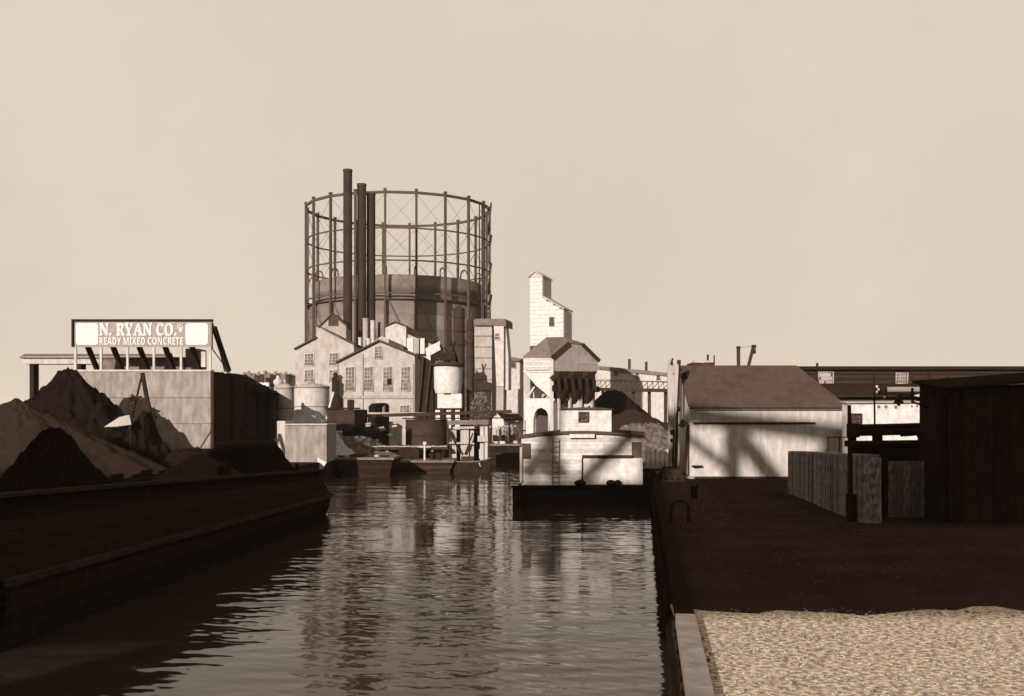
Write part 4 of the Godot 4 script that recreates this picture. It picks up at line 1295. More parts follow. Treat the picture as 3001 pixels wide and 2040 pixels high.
	bx(t, "winch_house", Vector3(X(1200, 146.6), 2.3, -147.6), Vector3(2.6, 1.5, 2.2), M.dark)
	bx(t, "winch", Vector3(X(1275, 145.6), 2.1, -146.1), Vector3(1.4, 1.1, 1.2), M.dark)
	t = thing("work_boat", "small dark work boat with upswept bow beside the deck scow", "boat", Vector3(X(1384, 144), 0, -144))
	var hull := []
	for q in [[1330, 1352, 1385], [1365, 1354, 1388], [1400, 1352, 1386], [1425, 1347, 1380], [1438, 1341, 1360]]:
		hull.append(q)
	var outl := []
	for q in hull:
		outl.append(P(q[0], q[1], 143.6))
	outl.append(Vector3(X(1434, 143.6), 0.1, -143.6))
	outl.append(Vector3(X(1410, 143.6), -0.4, -143.6))
	outl.append(Vector3(X(1330, 143.6), -0.4, -143.6))
	prism(t, "hull", outl, Vector3(0, 0, -2.6), M.dark)
	for i in 4:
		beam(t, "gunwale", P(hull[i][0], hull[i][1], 143.5), P(hull[i + 1][0], hull[i + 1][1], 143.5), 0.16, 0.14, M.roof_grey)
	bx(t, "bollard", P(1408, 1330, 144), Vector3(0.35, 1.2, 0.35), M.white)
	bx(t, "engine_box", P(1370, 1347, 144.6), Vector3(1.6, 0.8, 1.4), M.mid_dark)
	beam(t, "fender", P(1404, 1356, 143.4), P(1408, 1368, 143.4), 0.1, 0.1, M.white)
	t = thing("cargo_barge", "black barge with level deck lying left of the covered barge", "barge", Vector3(X(1462, 168), 0, -172))
	flat_hull(t, X(1398, 168), X(1529, 168), 168, 180, 3.1, 0.2, M.dark, M.dark_b, M.roof_grey)
	for k in 6:
		bx(t, "deck_cargo", Vector3(X(1412 + k * 20, 169), 3.25, -169.5 - (k % 3)), Vector3(0.8, 0.35 + 0.2 * (k % 2), 0.8), [M.white, M.dark, M.pale_wood][k % 3])
	# loading gantry of pale timbers
	t = thing("loading_gantry", "pale timber loading gantry of posts and braces beside the dark tank", "gantry", Vector3(X(1350, 152.4), 0, -153.4))
	for q in [[1316, 1255, 0.5], [1331, 1260, 0.6], [1357, 1258, 0.7], [1368, 1260, 0.55], [1382, 1262, 0.6], [1412, 1250, 0.5], [1425, 1250, 0.45]]:
		var a := P(q[0], q[1], 152.4)
		bx(t, "post", Vector3(a.x, (a.y - 0.6) / 2, -152.4 - 0.2 * fposmod(q[0], 3.0)), Vector3(q[2], a.y + 0.6, 0.4), M.pale_wood if q[0] < 1400 else M.white)
	for q in [[1310, 1236, 1432, 1234, 0.35], [1312, 1242, 1432, 1241, 0.3], [1328, 1254, 1390, 1253, 0.3], [1316, 1298, 1390, 1300, 0.2], [1400, 1286, 1430, 1286, 0.8]]:
		beam(t, "beam", P(q[0], q[1], 152), P(q[2], q[3], 152), 0.3, q[4], M.roof_grey if q[1] < 1250 else M.pale_wood)
	beam(t, "brace", P(1316, 1262, 151.8), P(1350, 1330, 151.8), 0.2, 0.24, M.dark)
	beam(t, "brace", P(1386, 1270, 151.8), P(1362, 1332, 151.8), 0.16, 0.2, M.mid_dark)
	for px in [1312, 1432]:
		bx(t, "end_post", Vector3(X(px, 152.2), Y(1240, 152.2) / 2, -152.2), Vector3(0.3, Y(1240, 152.2), 0.3), M.mid_dark)
	bx(t, "back_wall", Vector3(X(1372, 154.4), 3.0, -155), Vector3(4.6, 5.0, 0.2), M.dark)
	# vaulted hut
	t = thing("vaulted_hut", "small white hut with rounded front and dark roof left of the hopper house", "hut", Vector3(X(1480, 188), G, -190))
	var arc := []
	for k in 9:
		var a := PI * k / 8.0
		arc.append(P(1458.5 - 18.5 * cos(a), 1240 - 23 * sin(a), 188))
	arc.append(Vector3(X(1477, 188), G, -188))
	arc.append(Vector3(X(1440, 188), G, -188))
	prism(t, "front_wall", arc, Vector3(0, 0, -0.5), M.bright)
	prism(t, "roof", [P(1458, 1213, 187.6), P(1480, 1235, 187.6), P(1536, 1233, 192), P(1516, 1213, 192)], Vector3(0, 0.2, 0), M.dark)
	prism(t, "ridge", [P(1456, 1211, 187.4), P(1520, 1210, 192), P(1521, 1213, 192), P(1457, 1214, 187.4)], Vector3(0, 0, -0.3), M.white)
	prism(t, "side_wall", [P(1478, 1237, 188.1), P(1530, 1236, 191.9), Vector3(X(1530, 191.9), G, -191.9), Vector3(X(1478, 188.1), G, -188.1)], Vector3(-0.3, 0, -0.3), M.grey_wall)
	t = thing("timber_fence", "low pale boarded fence before the vaulted hut", "fence", Vector3(X(1470, 186), G, -186))
	for k in 10:
		bx(t, "board", Vector3(X(1438 + k * 7, 186), (G + Y(1252, 186)) / 2, -186), Vector3(0.3, Y(1252, 186) - G + 0.1 * (k % 2), 0.1), M.pale_wood if k % 4 else M.mid_dark)
	beam(t, "top_rail", P(1434, 1251, 185.9), P(1512, 1249, 185.9), 0.2, 0.3, M.bright)
	for k in 3:
		bx(t, "pier_block", Vector3(X(1450 + k * 26, 185.5), (G + Y(1275, 185.5)) / 2, -185.4), Vector3(0.7, Y(1275, 185.5) - G, 0.5), M.dark)
	# mooring pole beside the covered barge
	t = thing("mooring_pole", "thin pale mooring pole at the left corner of the covered barge", "pole", Vector3(X(1528, 112), 0, -112))
	cyl(t, "shaft", Vector3(X(1533, 112), -1.0, -112), P(1538, 1232, 112), 0.13, M.pale_wood)
	cyl(t, "iron_band", P(1536.5, 1260, 112), P(1536.3, 1264, 112), 0.16, M.dark)
	# shrubs on the banks
	for v in [[1408, 1150, 1215, 176, 1.7, "dark leafless bush at the foot of the grey elevator tower"], [1100, 1290, 1330, 154, 1.0, "scrubby bush on the earth bank by the engine shed"], [1012, 1300, 1335, 151, 0.9, "scrubby bush beside the small concrete block"]]:
		bush(v)

func bush(v: Array) -> void:
	var d: float = v[3]
	var at := Vector3(X(v[0], d), G, -d)
	var t := thing("bush", v[5], "bush", at, "bushes on the basin banks")
	var top: float = Y(v[1], d) - G
	var lowc: float = maxf(0.4, Y(v[2], d) - G)
	for k in 5:
		var a := k * 1.3
		beam(t, "stem", at + Vector3(cos(a) * 0.2, 0, sin(a) * 0.2), at + Vector3(cos(a) * v[4] * 0.6, lerpf(lowc, top, 0.7), sin(a) * v[4] * 0.6), 0.08, 0.08, M.dark)
	var st := new_st()
	for k in 900:
		var a := rng.randf() * TAU
		var r: float = v[4] * sqrt(rng.randf())
		var h := lerpf(lowc * 0.6, top, pow(rng.randf(), 0.8))
		r *= 0.5 + 0.6 * sin(PI * clampf((h - lowc * 0.4) / (top - lowc * 0.4 + 0.01), 0.05, 0.95)) * rng.randf_range(0.6, 1.1)
		var p := at + Vector3(cos(a) * r, h, sin(a) * r)
		var u := Vector3(rng.randf_range(-1, 1), rng.randf_range(-1, 1), rng.randf_range(-1, 1)).normalized() * 0.16
		var w := Vector3(rng.randf_range(-1, 1), rng.randf_range(-1, 1), rng.randf_range(-1, 1)).normalized() * 0.16
		tri(st, p - u, p + w, p + u)
	put(t, "foliage", done(st), M.weed)

# ---------------------------------------------------------------- right bank
func lamp_on_arm(label: String, a: Vector3, tip: Vector3, size: float) -> void:
	var t := thing("yard_lamp", label, "lamp", a)
	beam(t, "arm", a, tip + Vector3(0, size * 1.1, 0), size * 0.16, size * 0.16, M.dark)
	lathe(t, "shade", tip, [[size * 0.55, 0.0], [size * 0.6, size * 0.15], [size * 0.3, size * 0.65], [size * 0.16, size * 1.1]], M.dark, 16)
	lathe(t, "bulb", tip + Vector3(0, -size * 0.3, 0), [[0, 0], [size * 0.22, size * 0.15], [size * 0.2, size * 0.4]], M.glass_dark, 12)

func right_bank() -> void:
	# the white warehouse
	var d := 95.0
	var x0 := X(2023.5, d)
	var x1 := X(2473, d)
	var ye := Y(1191, d)
	var t := thing("warehouse_shed", "long white warehouse shed with plain grey roof on the right quay", "warehouse", Vector3((x0 + x1) / 2, G, -d - 5.5))
	var yr := Y(1078, d + 5.5)
	var n := 9
	for k in n:
		var a := lerpf(x0, x1, k / float(n))
		var b := lerpf(x0, x1, (k + 1) / float(n))
		bx(t, "wall_panel", Vector3((a + b) / 2, (G + ye) / 2, -d - 0.2 + 0.012 * (k % 2)), Vector3(b - a - 0.02, ye - G, 0.4), M.white if k % 2 else M.white_b)
	bx(t, "core", Vector3((x0 + x1) / 2, (G + ye) / 2 - 0.1, -d - 5.6), Vector3(x1 - x0 - 0.5, ye - G - 0.3, 10.4), M.white_b)
	prism(t, "gable_wall", [Vector3(x0, G, -d - 0.42), Vector3(x0, ye, -d - 0.42), Vector3(x0, yr - 0.1, -d - 5.5), Vector3(x0, ye, -d - 10.8), Vector3(x0, G, -d - 10.8)], Vector3(0.35, 0, 0), M.white)
	prism(t, "gable_corner_board", [Vector3(x0 - 0.05, G, -d + 0.03), Vector3(x0 - 0.05, ye, -d + 0.03), Vector3(x0 - 0.05, ye, -d - 0.4), Vector3(x0 - 0.05, G, -d - 0.4)], Vector3(0.1, 0, 0), M.white_b)
	var xr := X(2334, d + 5.5)
	for row in 5:
		var f0 := row / 5.0
		var f1 := (row + 1) / 5.0 + 0.02
		var lo := Vector3(0, lerpf(ye - 0.12, yr, f0), lerpf(-d + 0.45, -d - 5.5, f0))
		var hi := Vector3(0, lerpf(ye - 0.12, yr, minf(f1, 1.0)), lerpf(-d + 0.45, -d - 5.5, minf(f1, 1.0)))
		var lift := Vector3(0, 0.02 if row < 4 else 0.0, 0)
		var e0 := lerpf(x1 + 0.1, xr, f0)
		var e1 := lerpf(x1 + 0.1, xr, minf(f1, 1.0))
		var cuts := 7
		for k in cuts:
			var ta := k / float(cuts)
			var tb := (k + 1) / float(cuts)
			var xa := x0 - 0.25
			prism(t, "roof_sheet", [lo + lift + Vector3(lerpf(xa, e0, ta) + 0.006, 0, 0), lo + lift + Vector3(lerpf(xa, e0, tb) - 0.006, 0, 0), hi + Vector3(lerpf(xa, e1, tb) - 0.006, 0, 0), hi + Vector3(lerpf(xa, e1, ta) + 0.006, 0, 0)], Vector3(0, 0.2 + 0.015 * ((k + row) % 2), 0), M.roof if (k * 3 + row * 5) % 4 else M.roof_b)
	prism(t, "roof_slope", [Vector3(x0 - 0.25, ye - 0.12, -d - 11.4), Vector3(x1 + 0.1, ye - 0.12, -d - 11.4), Vector3(xr, yr, -d - 5.52), Vector3(x0 - 0.25, yr, -d - 5.52)], Vector3(0, 0.22, 0), M.roof)
	prism(t, "roof_hip", [Vector3(x1 + 0.12, ye - 0.12, -d + 0.43), Vector3(x1 + 0.12, ye - 0.12, -d - 11.4), Vector3(xr + 0.02, yr, -d - 5.5)], Vector3(0, 0.21, 0), M.roof)
	bx(t, "eave_board", Vector3((x0 + x1) / 2, ye - 0.17, -d + 0.5), Vector3(x1 - x0 + 0.4, 0.1, 0.1), M.dark)
	bx(t, "door_track", Vector3((X(2032, d) + X(2388, d)) / 2, Y(1240, d), -d + 0.12), Vector3(X(2388, d) - X(2032, d), 0.16, 0.2), M.dark)
	bx(t, "sliding_door", Vector3((X(2050, d) + X(2226, d)) / 2, (G + 0.1 + Y(1243, d)) / 2, -d + 0.06), Vector3(X(2226, d) - X(2050, d), Y(1243, d) - G - 0.1, 0.08), M.white)
	bx(t, "sliding_door", Vector3((X(2227, d) + X(2386, d)) / 2, (G + 0.1 + Y(1243, d)) / 2, -d + 0.055), Vector3(X(2386, d) - X(2227, d), Y(1243, d) - G - 0.1, 0.08), M.white_b)
	bx(t, "door_step", Vector3(X(2042, d), Y(1366, d), -d + 0.2), Vector3(0.85, 0.14, 0.5), M.dark)
	bx(t, "corner_post", Vector3(x1 - 0.05, (G + ye) / 2, -d + 0.1), Vector3(0.22, ye - G, 0.25), M.white)
	for k in 3:
		bx(t, "ground_sill", Vector3(lerpf(x0, x1, (k + 0.5) / 3.0), G + 0.08, -d + 0.14), Vector3((x1 - x0) / 3.0 - 0.05, 0.16, 0.2), M.mid_dark)
	t = thing("concrete_apron", "pale concrete step at the warehouse corner by the quay edge", "step", Vector3(x0 - 1.2, G, -d - 4))
	bx(t, "slab", Vector3(x0 - 1.1, G + 0.1, -d - 3.4), Vector3(1.9, 0.22, 8.0), M.concrete)
	bx(t, "kerb", Vector3(x0 - 0.6, G + 0.1, -d + 0.72), Vector3(1.6, 0.2, 0.22), M.concrete_b)
	# the tall timbers by the gable
	t = thing("fender_timbers", "group of tall pale fender timbers standing at the warehouse gable", "timber post", Vector3(X(1985, 97), G, -97))
	prism(t, "timber", [Vector3(X(1962, 97.5), G, -97.5), P(1957, 1095, 97.5), P(1963, 1054, 97.5), P(1971, 1052, 97.5), P(1977, 1090, 97.5), Vector3(X(1974, 97.5), G, -97.5)], Vector3(0, 0, -0.5), M.pale_wood)
	beam(t, "timber", Vector3(X(1972, 97), G, -97), P(1990, 1055, 97), 0.3, 0.3, M.mid_dark)
	beam(t, "timber", Vector3(X(1981, 96.8), G, -96.8), P(1982, 1068, 96.8), 0.34, 0.3, M.pale_wood)
	beam(t, "timber", Vector3(X(1978, 96.4), G, -96.5), P(1992, 1068, 96.6), 0.15, 0.15, M.dark)
	beam(t, "guy_brace", P(1966, 1068, 97.3), P(1972, 1050, 97.3), 0.14, 0.14, M.mid_dark)
	beam(t, "guy_brace", P(1976, 1100, 97.1), P(1990, 1060, 97), 0.22, 0.22, M.mid_dark)
	beam(t, "leaning_shore", Vector3(X(2004, 95.4), G, -95.2), P(2018, 1245, 95.3), 0.26, 0.3, M.dark)
	bx(t, "cleat", P(1970, 1267, 96.6), Vector3(0.35, 0.45, 0.3), M.dark)
	bx(t, "cleat", P(1968, 1291, 96.6), Vector3(0.18, 0.3, 0.3), M.dark)
	lamp_on_arm("dark bell lamp low on the warehouse gable beside the fender timbers", P(2016, 1243, 94.8), P(1999, 1250, 94.6), 0.55)
	lamp_on_arm("small dark lamp high on the warehouse gable beside the fender timbers", P(1996, 1192, 96.2), P(1990, 1204, 95.8), 0.3)
	lamp_on_arm("dark cone lamp above the gable peak of the warehouse", P(1990, 1098, 99), P(2008, 1110, 98.6), 0.5)
	# dark brick works behind
	d = 130.0
	t = thing("brick_works", "long dark brick works with small white windows behind the warehouse", "building", Vector3(X(2700, d), G, -d - 8))
	var bx0 := X(2250, d)
	var bx1 := X(3250, d)
	var by := Y(1084, d)
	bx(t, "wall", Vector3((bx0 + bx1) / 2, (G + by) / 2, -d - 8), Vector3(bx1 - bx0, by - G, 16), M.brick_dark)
	bx(t, "parapet", Vector3((bx0 + bx1) / 2, by + 0.2, -d - 7.8), Vector3(bx1 - bx0 + 0.6, 0.4, 16.8), M.dark_b)
	for k in 6:
		var q := Y(1096 + k * 8.0, d)
		bx(t, "brick_course", Vector3((bx0 + bx1) / 2, q, -d + 0.04), Vector3(bx1 - bx0 - 0.2, 0.16, 0.1), M.mid_dark if k % 2 else M.dark)
	for w in [[1210, 225, 1305, 303, 6, 3], [1760, 232, 1832, 295, 5, 3]]:
		var q := z6([[w[0], w[1]], [w[2], w[3]]])
		var a := P(q[0][0], q[0][1], d)
		var b := P(q[1][0], q[1][1], d)
		window(t, (a + b) / 2 + Vector3(0, 0, 0.12), b.x - a.x, a.y - b.y, w[4], w[5], Vector3(1, 0, 0), M.grey_wall, M.white_b if w[0] < 1500 else M.roof_grey, M.glass_dark, "window", 0.11)
	for px in [2395, 2722, 2775]:
		cyl(t, "vent_pipe", Vector3(X(px, d), Y(1140, d), -d + 0.25), P(px, 1064 if px < 2400 else 1085, d), 0.14, M.dark)
	# lean-to roof with a pale corrugated edge
	t = thing("lean_to_shed", "dark lean-to shed with pale corrugated roof edge under the brick works", "shed", Vector3(X(2650, 118), G, -122))
	prism(t, "roof", [P(2350, 1165, 118), P(2960, 1160, 118), Vector3(X(2960, 118), Y(1128, 129), -129.8), Vector3(X(2350, 118), Y(1128, 129), -129.8)], Vector3(0, 0.16, 0), M.roof_dark)
	bx(t, "wall", Vector3((X(2360, 118) + X(2950, 118)) / 2, (G + Y(1168, 118)) / 2, -124), Vector3(X(2950, 118) - X(2360, 118), Y(1168, 118) - G - 0.2, 11.2), M.dark)
	var cst := new_st()
	for k in 110:
		var xx := lerpf(X(2598, 117.6), X(2960, 117.6), k / 110.0)
		add_box(cst, Transform3D(Basis.from_scale(Vector3(0.07, 0.5, 0.12)), Vector3(xx, Y(1141, 117.6), -117.5)))
	var cr := put(t, "corrugated_edge", done(cst), M.grey_wall)
	cr.set_meta("kind", "stuff")
	bx(t, "edge_backing", Vector3((X(2598, 117.6) + X(2960, 117.6)) / 2, Y(1141, 117.6), -117.7), Vector3(X(2960, 117.6) - X(2598, 117.6), 0.46, 0.1), M.roof_grey)
	prism(t, "roof_patch", [P(2680, 1160, 117), P(2712, 1152, 117), P(2716, 1158, 117), P(2690, 1163, 117)], Vector3(0, 0.05, -0.3), M.white)
	# white shed with vents
	d = 92.0
	t = thing("white_shed", "bright white shed with round vent holes right of the warehouse", "shed", Vector3(X(2600, d), G, -d - 2.5))
	front(t, "wall", [[2484, 1182], [2699, 1181], [2703, 1253], [2712, 1407.6], [2484, 1407.6]], Vector3(0, 0, -d), Vector3(1, 0, 0), 1.5, M.bright)
	prism(t, "roof", [P(2480, 1182, d - 0.3), P(2702, 1180.5, d - 0.3), P(2702, 1180.5, d - 0.3) + Vector3(0, 0.12, -1.9), P(2480, 1182, d - 0.3) + Vector3(0, 0.12, -1.9)], Vector3(0, 0.1, 0), M.grey_wall)
	for q in [[1635, 465], [1685, 465], [1755, 468], [1868, 462], [1905, 460]]:
		var p := P(z6([q])[0][0], z6([q])[0][1], d)
		cyl(t, "vent", p + Vector3(0, 0, -0.02), p + Vector3(0, 0, 0.05), 0.14 if q[0] < 1800 else 0.09, M.roof_grey)
	window(t, P(2508, 1233, d) + Vector3(0, 0, 0.03), 0.7, 0.95, 2, 3, Vector3(1, 0, 0), M.mid_dark, M.glass_dark)
	beam(t, "panel_seam", P(2563, 1183, d) + Vector3(0, 0, 0.02), P(2563, 1252, d) + Vector3(0, 0, 0.02), 0.05, 0.05, M.grey_wall)
	# rough concrete wall running towards the viewer, in vertical board marks
	var wa := Vector3(17.45, 0, -55.3)
	var wb := Vector3(19.3, 0, -77.1)
	t = thing("concrete_wall", "rough board marked concrete wall running back along the quay", "wall", Vector3(18.9, G, -66))
	var cnt := 64
	for k in cnt:
		var a := wa.lerp(wb, k / float(cnt))
		var b := wa.lerp(wb, (k + 0.9) / float(cnt))
		var h := lerpf(5.33, 4.82, (k + 0.5) / cnt) + rng.randf_range(-0.015, 0.015)
		var off := Vector3(0.12 + rng.randf_range(-0.05, 0.05), 0, 0)
		beam(t, "board_mark", Vector3(a.x, (G + h) / 2, a.z) + off, Vector3(b.x, (G + h) / 2, b.z) + off, 0.24, h - G, M.old_concrete if rng.randf() < 0.6 else M.old_concrete_b)
	prism(t, "core", [wa + Vector3(0.2, G, 0), wb + Vector3(0.2, G, 0), wb + Vector3(1.0, G, 0), wa + Vector3(0.96, G, 0)], Vector3(0, 2.75, 0), M.old_concrete)
	prism(t, "end_face", [Vector3(17.62, G, -55.2), Vector3(17.6, 5.36, -55.2), Vector3(18.42, 5.3, -54.95), Vector3(18.45, G, -54.95)], Vector3(0, 0, -0.2), M.old_concrete)
	prism(t, "coping", [wa + Vector3(0.05, 5.34, 0.1), wb + Vector3(0.05, 4.84, 0), wb + Vector3(1.02, 4.84, 0), wa + Vector3(0.98, 5.34, 0.1)], Vector3(0, 0.08, 0), M.old_concrete)
	for k in 6:
		var y := G + 0.45 + k * 0.5
		bx(t, "spall", Vector3(18.0 + 0.2 * (k % 2), y, -55.0), Vector3(0.6 - 0.1 * (k % 3), 0.05, 0.1), M.old_concrete_b, 17)
	t = thing("concrete_wall", "low concrete wall panel across the yard between wall end and dark shed", "wall", Vector3(X(2656, 58.3), G, -58.6))
	for k in 7:
		var a := lerpf(X(2600, 58.3), X(2715, 58.3), k / 7.0)
		var b := lerpf(X(2600, 58.3), X(2715, 58.3), (k + 1) / 7.0)
		bx(t, "board_mark", Vector3((a + b) / 2, (G + Y(1353, 58.3)) / 2, -58.5 + 0.015 * (k % 2)), Vector3(b - a - 0.008, Y(1353, 58.3) - G, 0.4), M.old_concrete_b if k % 3 else M.old_concrete)
	t = thing("gate_post", "dark square gate post between the two concrete walls", "post", Vector3(X(2593, 57.6), G, -57.6))
	bx(t, "shaft", Vector3(X(2594, 57.4), (G + 5.1) / 2, -57.4), Vector3(0.24, 3.1, 0.3), M.dark)
	bx(t, "cap", Vector3(X(2594, 57.4), 5.15, -57.4), Vector3(0.34, 0.1, 0.4), M.dark_b)
	# pole before the wall
	t = thing("utility_pole", "thick dark pole standing against the board marked concrete wall", "pole", Vector3(X(2493, 56.0), G, -56.0))
	cyl(t, "shaft", Vector3(X(2493, 56.0), G, -56.0), P(2489, 1187, 56.0), 0.15, M.dark, 0.09)
	bx(t, "foot", Vector3(X(2494, 56.0), G + 0.7, -56.0), Vector3(0.42, 1.4, 0.42), M.dark_b)
	bx(t, "switch_box", P(2500, 1262, 56.0), Vector3(0.55, 0.7, 0.4), M.dark)
	bx(t, "collar", P(2490, 1300, 56.0), Vector3(0.4, 0.3, 0.4), M.dark)
	t = thing("utility_pole", "thin dark pole with white insulators rising behind the concrete wall", "pole", Vector3(X(2563, 72), G, -72))
	cyl(t, "shaft", Vector3(X(2566, 72), G, -72), P(2562, 1092, 72), 0.06, M.dark)
	for q in [[2570, 1133], [2570, 1148], [2592, 1164], [2575, 1141]]:
		cyl(t, "insulator", P(q[0], q[1] + 3, 71.8), P(q[0], q[1] - 3, 71.8), 0.07, M.bright)
	beam(t, "cross_arm", P(2563, 1140, 71.9), P(2600, 1158, 71.9), 0.1, 0.1, M.dark)
	bx(t, "transformer", P(2588, 1146, 71.9), Vector3(0.45, 0.5, 0.4), M.dark)
	# pipe rack between pole and dark shed
	t = thing("pipe_rack", "black horizontal pipes on posts before the white shed", "pipe rack", Vector3(X(2600, 60), G, -60))
	for q in [[2494, 1252, 2702, 1246, 0.13], [2520, 1246, 2702, 1243, 0.05], [2496, 1268, 2702, 1263, 0.2], [2496, 1305, 2704, 1302, 0.24], [2640, 1275, 2705, 1270, 0.1]]:
		cyl(t, "pipe", P(q[0], q[1], 60), P(q[2], q[3], 60), q[4], M.dark)
	for q in [[2503, 1250], [2563, 1250], [2571, 1262], [2577, 1262], [2583, 1262], [2697, 1240]]:
		cyl(t, "post", Vector3(X(q[0], 60.2), G, -60.2), P(q[0], q[1], 60.2), 0.07 if q[0] > 2565 and q[0] < 2600 else 0.13, M.dark)
	for q in [[2503, 1266], [2697, 1268], [2700, 1300]]:
		cyl(t, "valve", P(q[0] - 6, q[1], 59.8), P(q[0] + 6, q[1], 59.8), 0.3, M.dark)
	beam(t, "hand_rail", P(2425, 1281, 66), P(2490, 1282, 66), 0.06, 0.06, M.dark)
	for px in [2427, 2460]:
		beam(t, "rail_post", P(px, 1281, 66), Vector3(X(px, 66), G, -66), 0.05, 0.05, M.dark)
	heap("coal_heap", "dark coal heap behind the board marked concrete wall", "coal", Vector3(23.2, G, -68), 3.6, 3.6, 4.5, M.coal, 0.5, 41, 0.05)
	# dark shed at the right
	d = 55.0
	t = thing("dark_shed", "black boarded shed closing the right side of the quay", "shed", Vector3(X(2900, d), G, -d - 3))
	var sx0 := X(2780, d)
	for k in 16:
		var a := sx0 + k * 0.75
		var hh := Y(1144, d) + 0.06 * k
		bx(t, "board", Vector3(a + 0.37, (G + hh) / 2, -d - 0.1 + 0.02 * (k % 2)), Vector3(0.73, hh - G, 0.2), M.dark if k % 3 else M.dark_b)
	prism(t, "body", [Vector3(sx0 + 0.03, G, -d - 0.22), Vector3(sx0 + 0.03, Y(1144, d) - 0.05, -d - 0.22), Vector3(sx0 + 0.03, Y(1144, d) + 0.4, -d - 4), Vector3(sx0 + 0.03, G, -d - 4)], Vector3(12, 0.0, 0), M.dark)
	prism(t, "roof", [Vector3(sx0 - 0.3, Y(1142, d), -d + 0.25), Vector3(sx0 + 12.2, Y(1142, d) + 1.0, -d + 0.25), Vector3(sx0 + 12.2, Y(1142, d) + 1.4, -d - 4.2), Vector3(sx0 - 0.3, Y(1142, d) + 0.45, -d - 4.2)], Vector3(0, 0.12, 0), M.dark_b)
	bx(t, "side_post", Vector3(sx0 - 0.22, (G + Y(1165, d)) / 2, -d - 0.4), Vector3(0.3, Y(1165, d) - G, 0.4), M.dark_b)
	lamp_on_arm("black hanging lamp on a bracket before the white shed", P(2674, 1160, 56), P(2634, 1184, 56), 0.42)
	t = get_node("yard_lamp_003")
	beam(t, "bracket_post", P(2674, 1137, 56), P(2674, 1180, 56), 0.1, 0.1, M.dark)
	beam(t, "bracket_stay", P(2674, 1178, 56), P(2722, 1195, 57.5), 0.08, 0.08, M.dark)
	# bollards and timbers on the quay
	for v in [[2034, 1428, 1463, 84.0, 0.22, "squat dark mooring bollard midway along the quay"]]:
		var dd: float = (E - G) * F / (v[2] - HY)
		var p := thing("mooring_bollard", v[5], "bollard", Vector3(X(v[0], dd), G, -dd), "bollards on the right quay")
		var hh: float = (v[2] - v[1]) * dd / F
		cyl(p, "post", Vector3(X(v[0], dd), G, -dd), Vector3(X(v[0], dd), G + hh, -dd), v[4], M.dark)
		cyl(p, "cap", Vector3(X(v[0], dd), G + hh, -dd), Vector3(X(v[0], dd), G + hh + 0.12, -dd), v[4] * 1.25, M.dark_b)
	t = thing("timber_stack", "dark hump of stacked timbers between covered barge and warehouse", "timber stack", Vector3(13.5, G, -95))
	for k in 7:
		var lx := 12.75 + (k % 4) * 0.5 + (k / 4) * 0.25
		cyl(t, "log", Vector3(lx, G + 0.25 + 0.45 * (k / 4), -92.6), Vector3(lx + 0.5, G + 0.25 + 0.45 * (k / 4), -97.5), 0.27, M.dark)
	t = thing("mooring_hoop", "dark iron mooring hoop standing on the shaded quay", "mooring hoop", P(1992, 1532, 55.4))
	var last := Vector3(X(1966, 55.4), G - 0.05, -55.4)
	for k in 13:
		var an := PI * k / 12.0
		var p := Vector3(X(1992, 55.4) - cos(an) * 0.44, G + 0.7 + 0.38 * sin(an), -55.4)
		beam(t, "hoop_bar", last, p, 0.13, 0.13, M.dark)
		last = p
	beam(t, "hoop_bar", last, Vector3(last.x, G - 0.05, -55.4), 0.13, 0.13, M.dark)

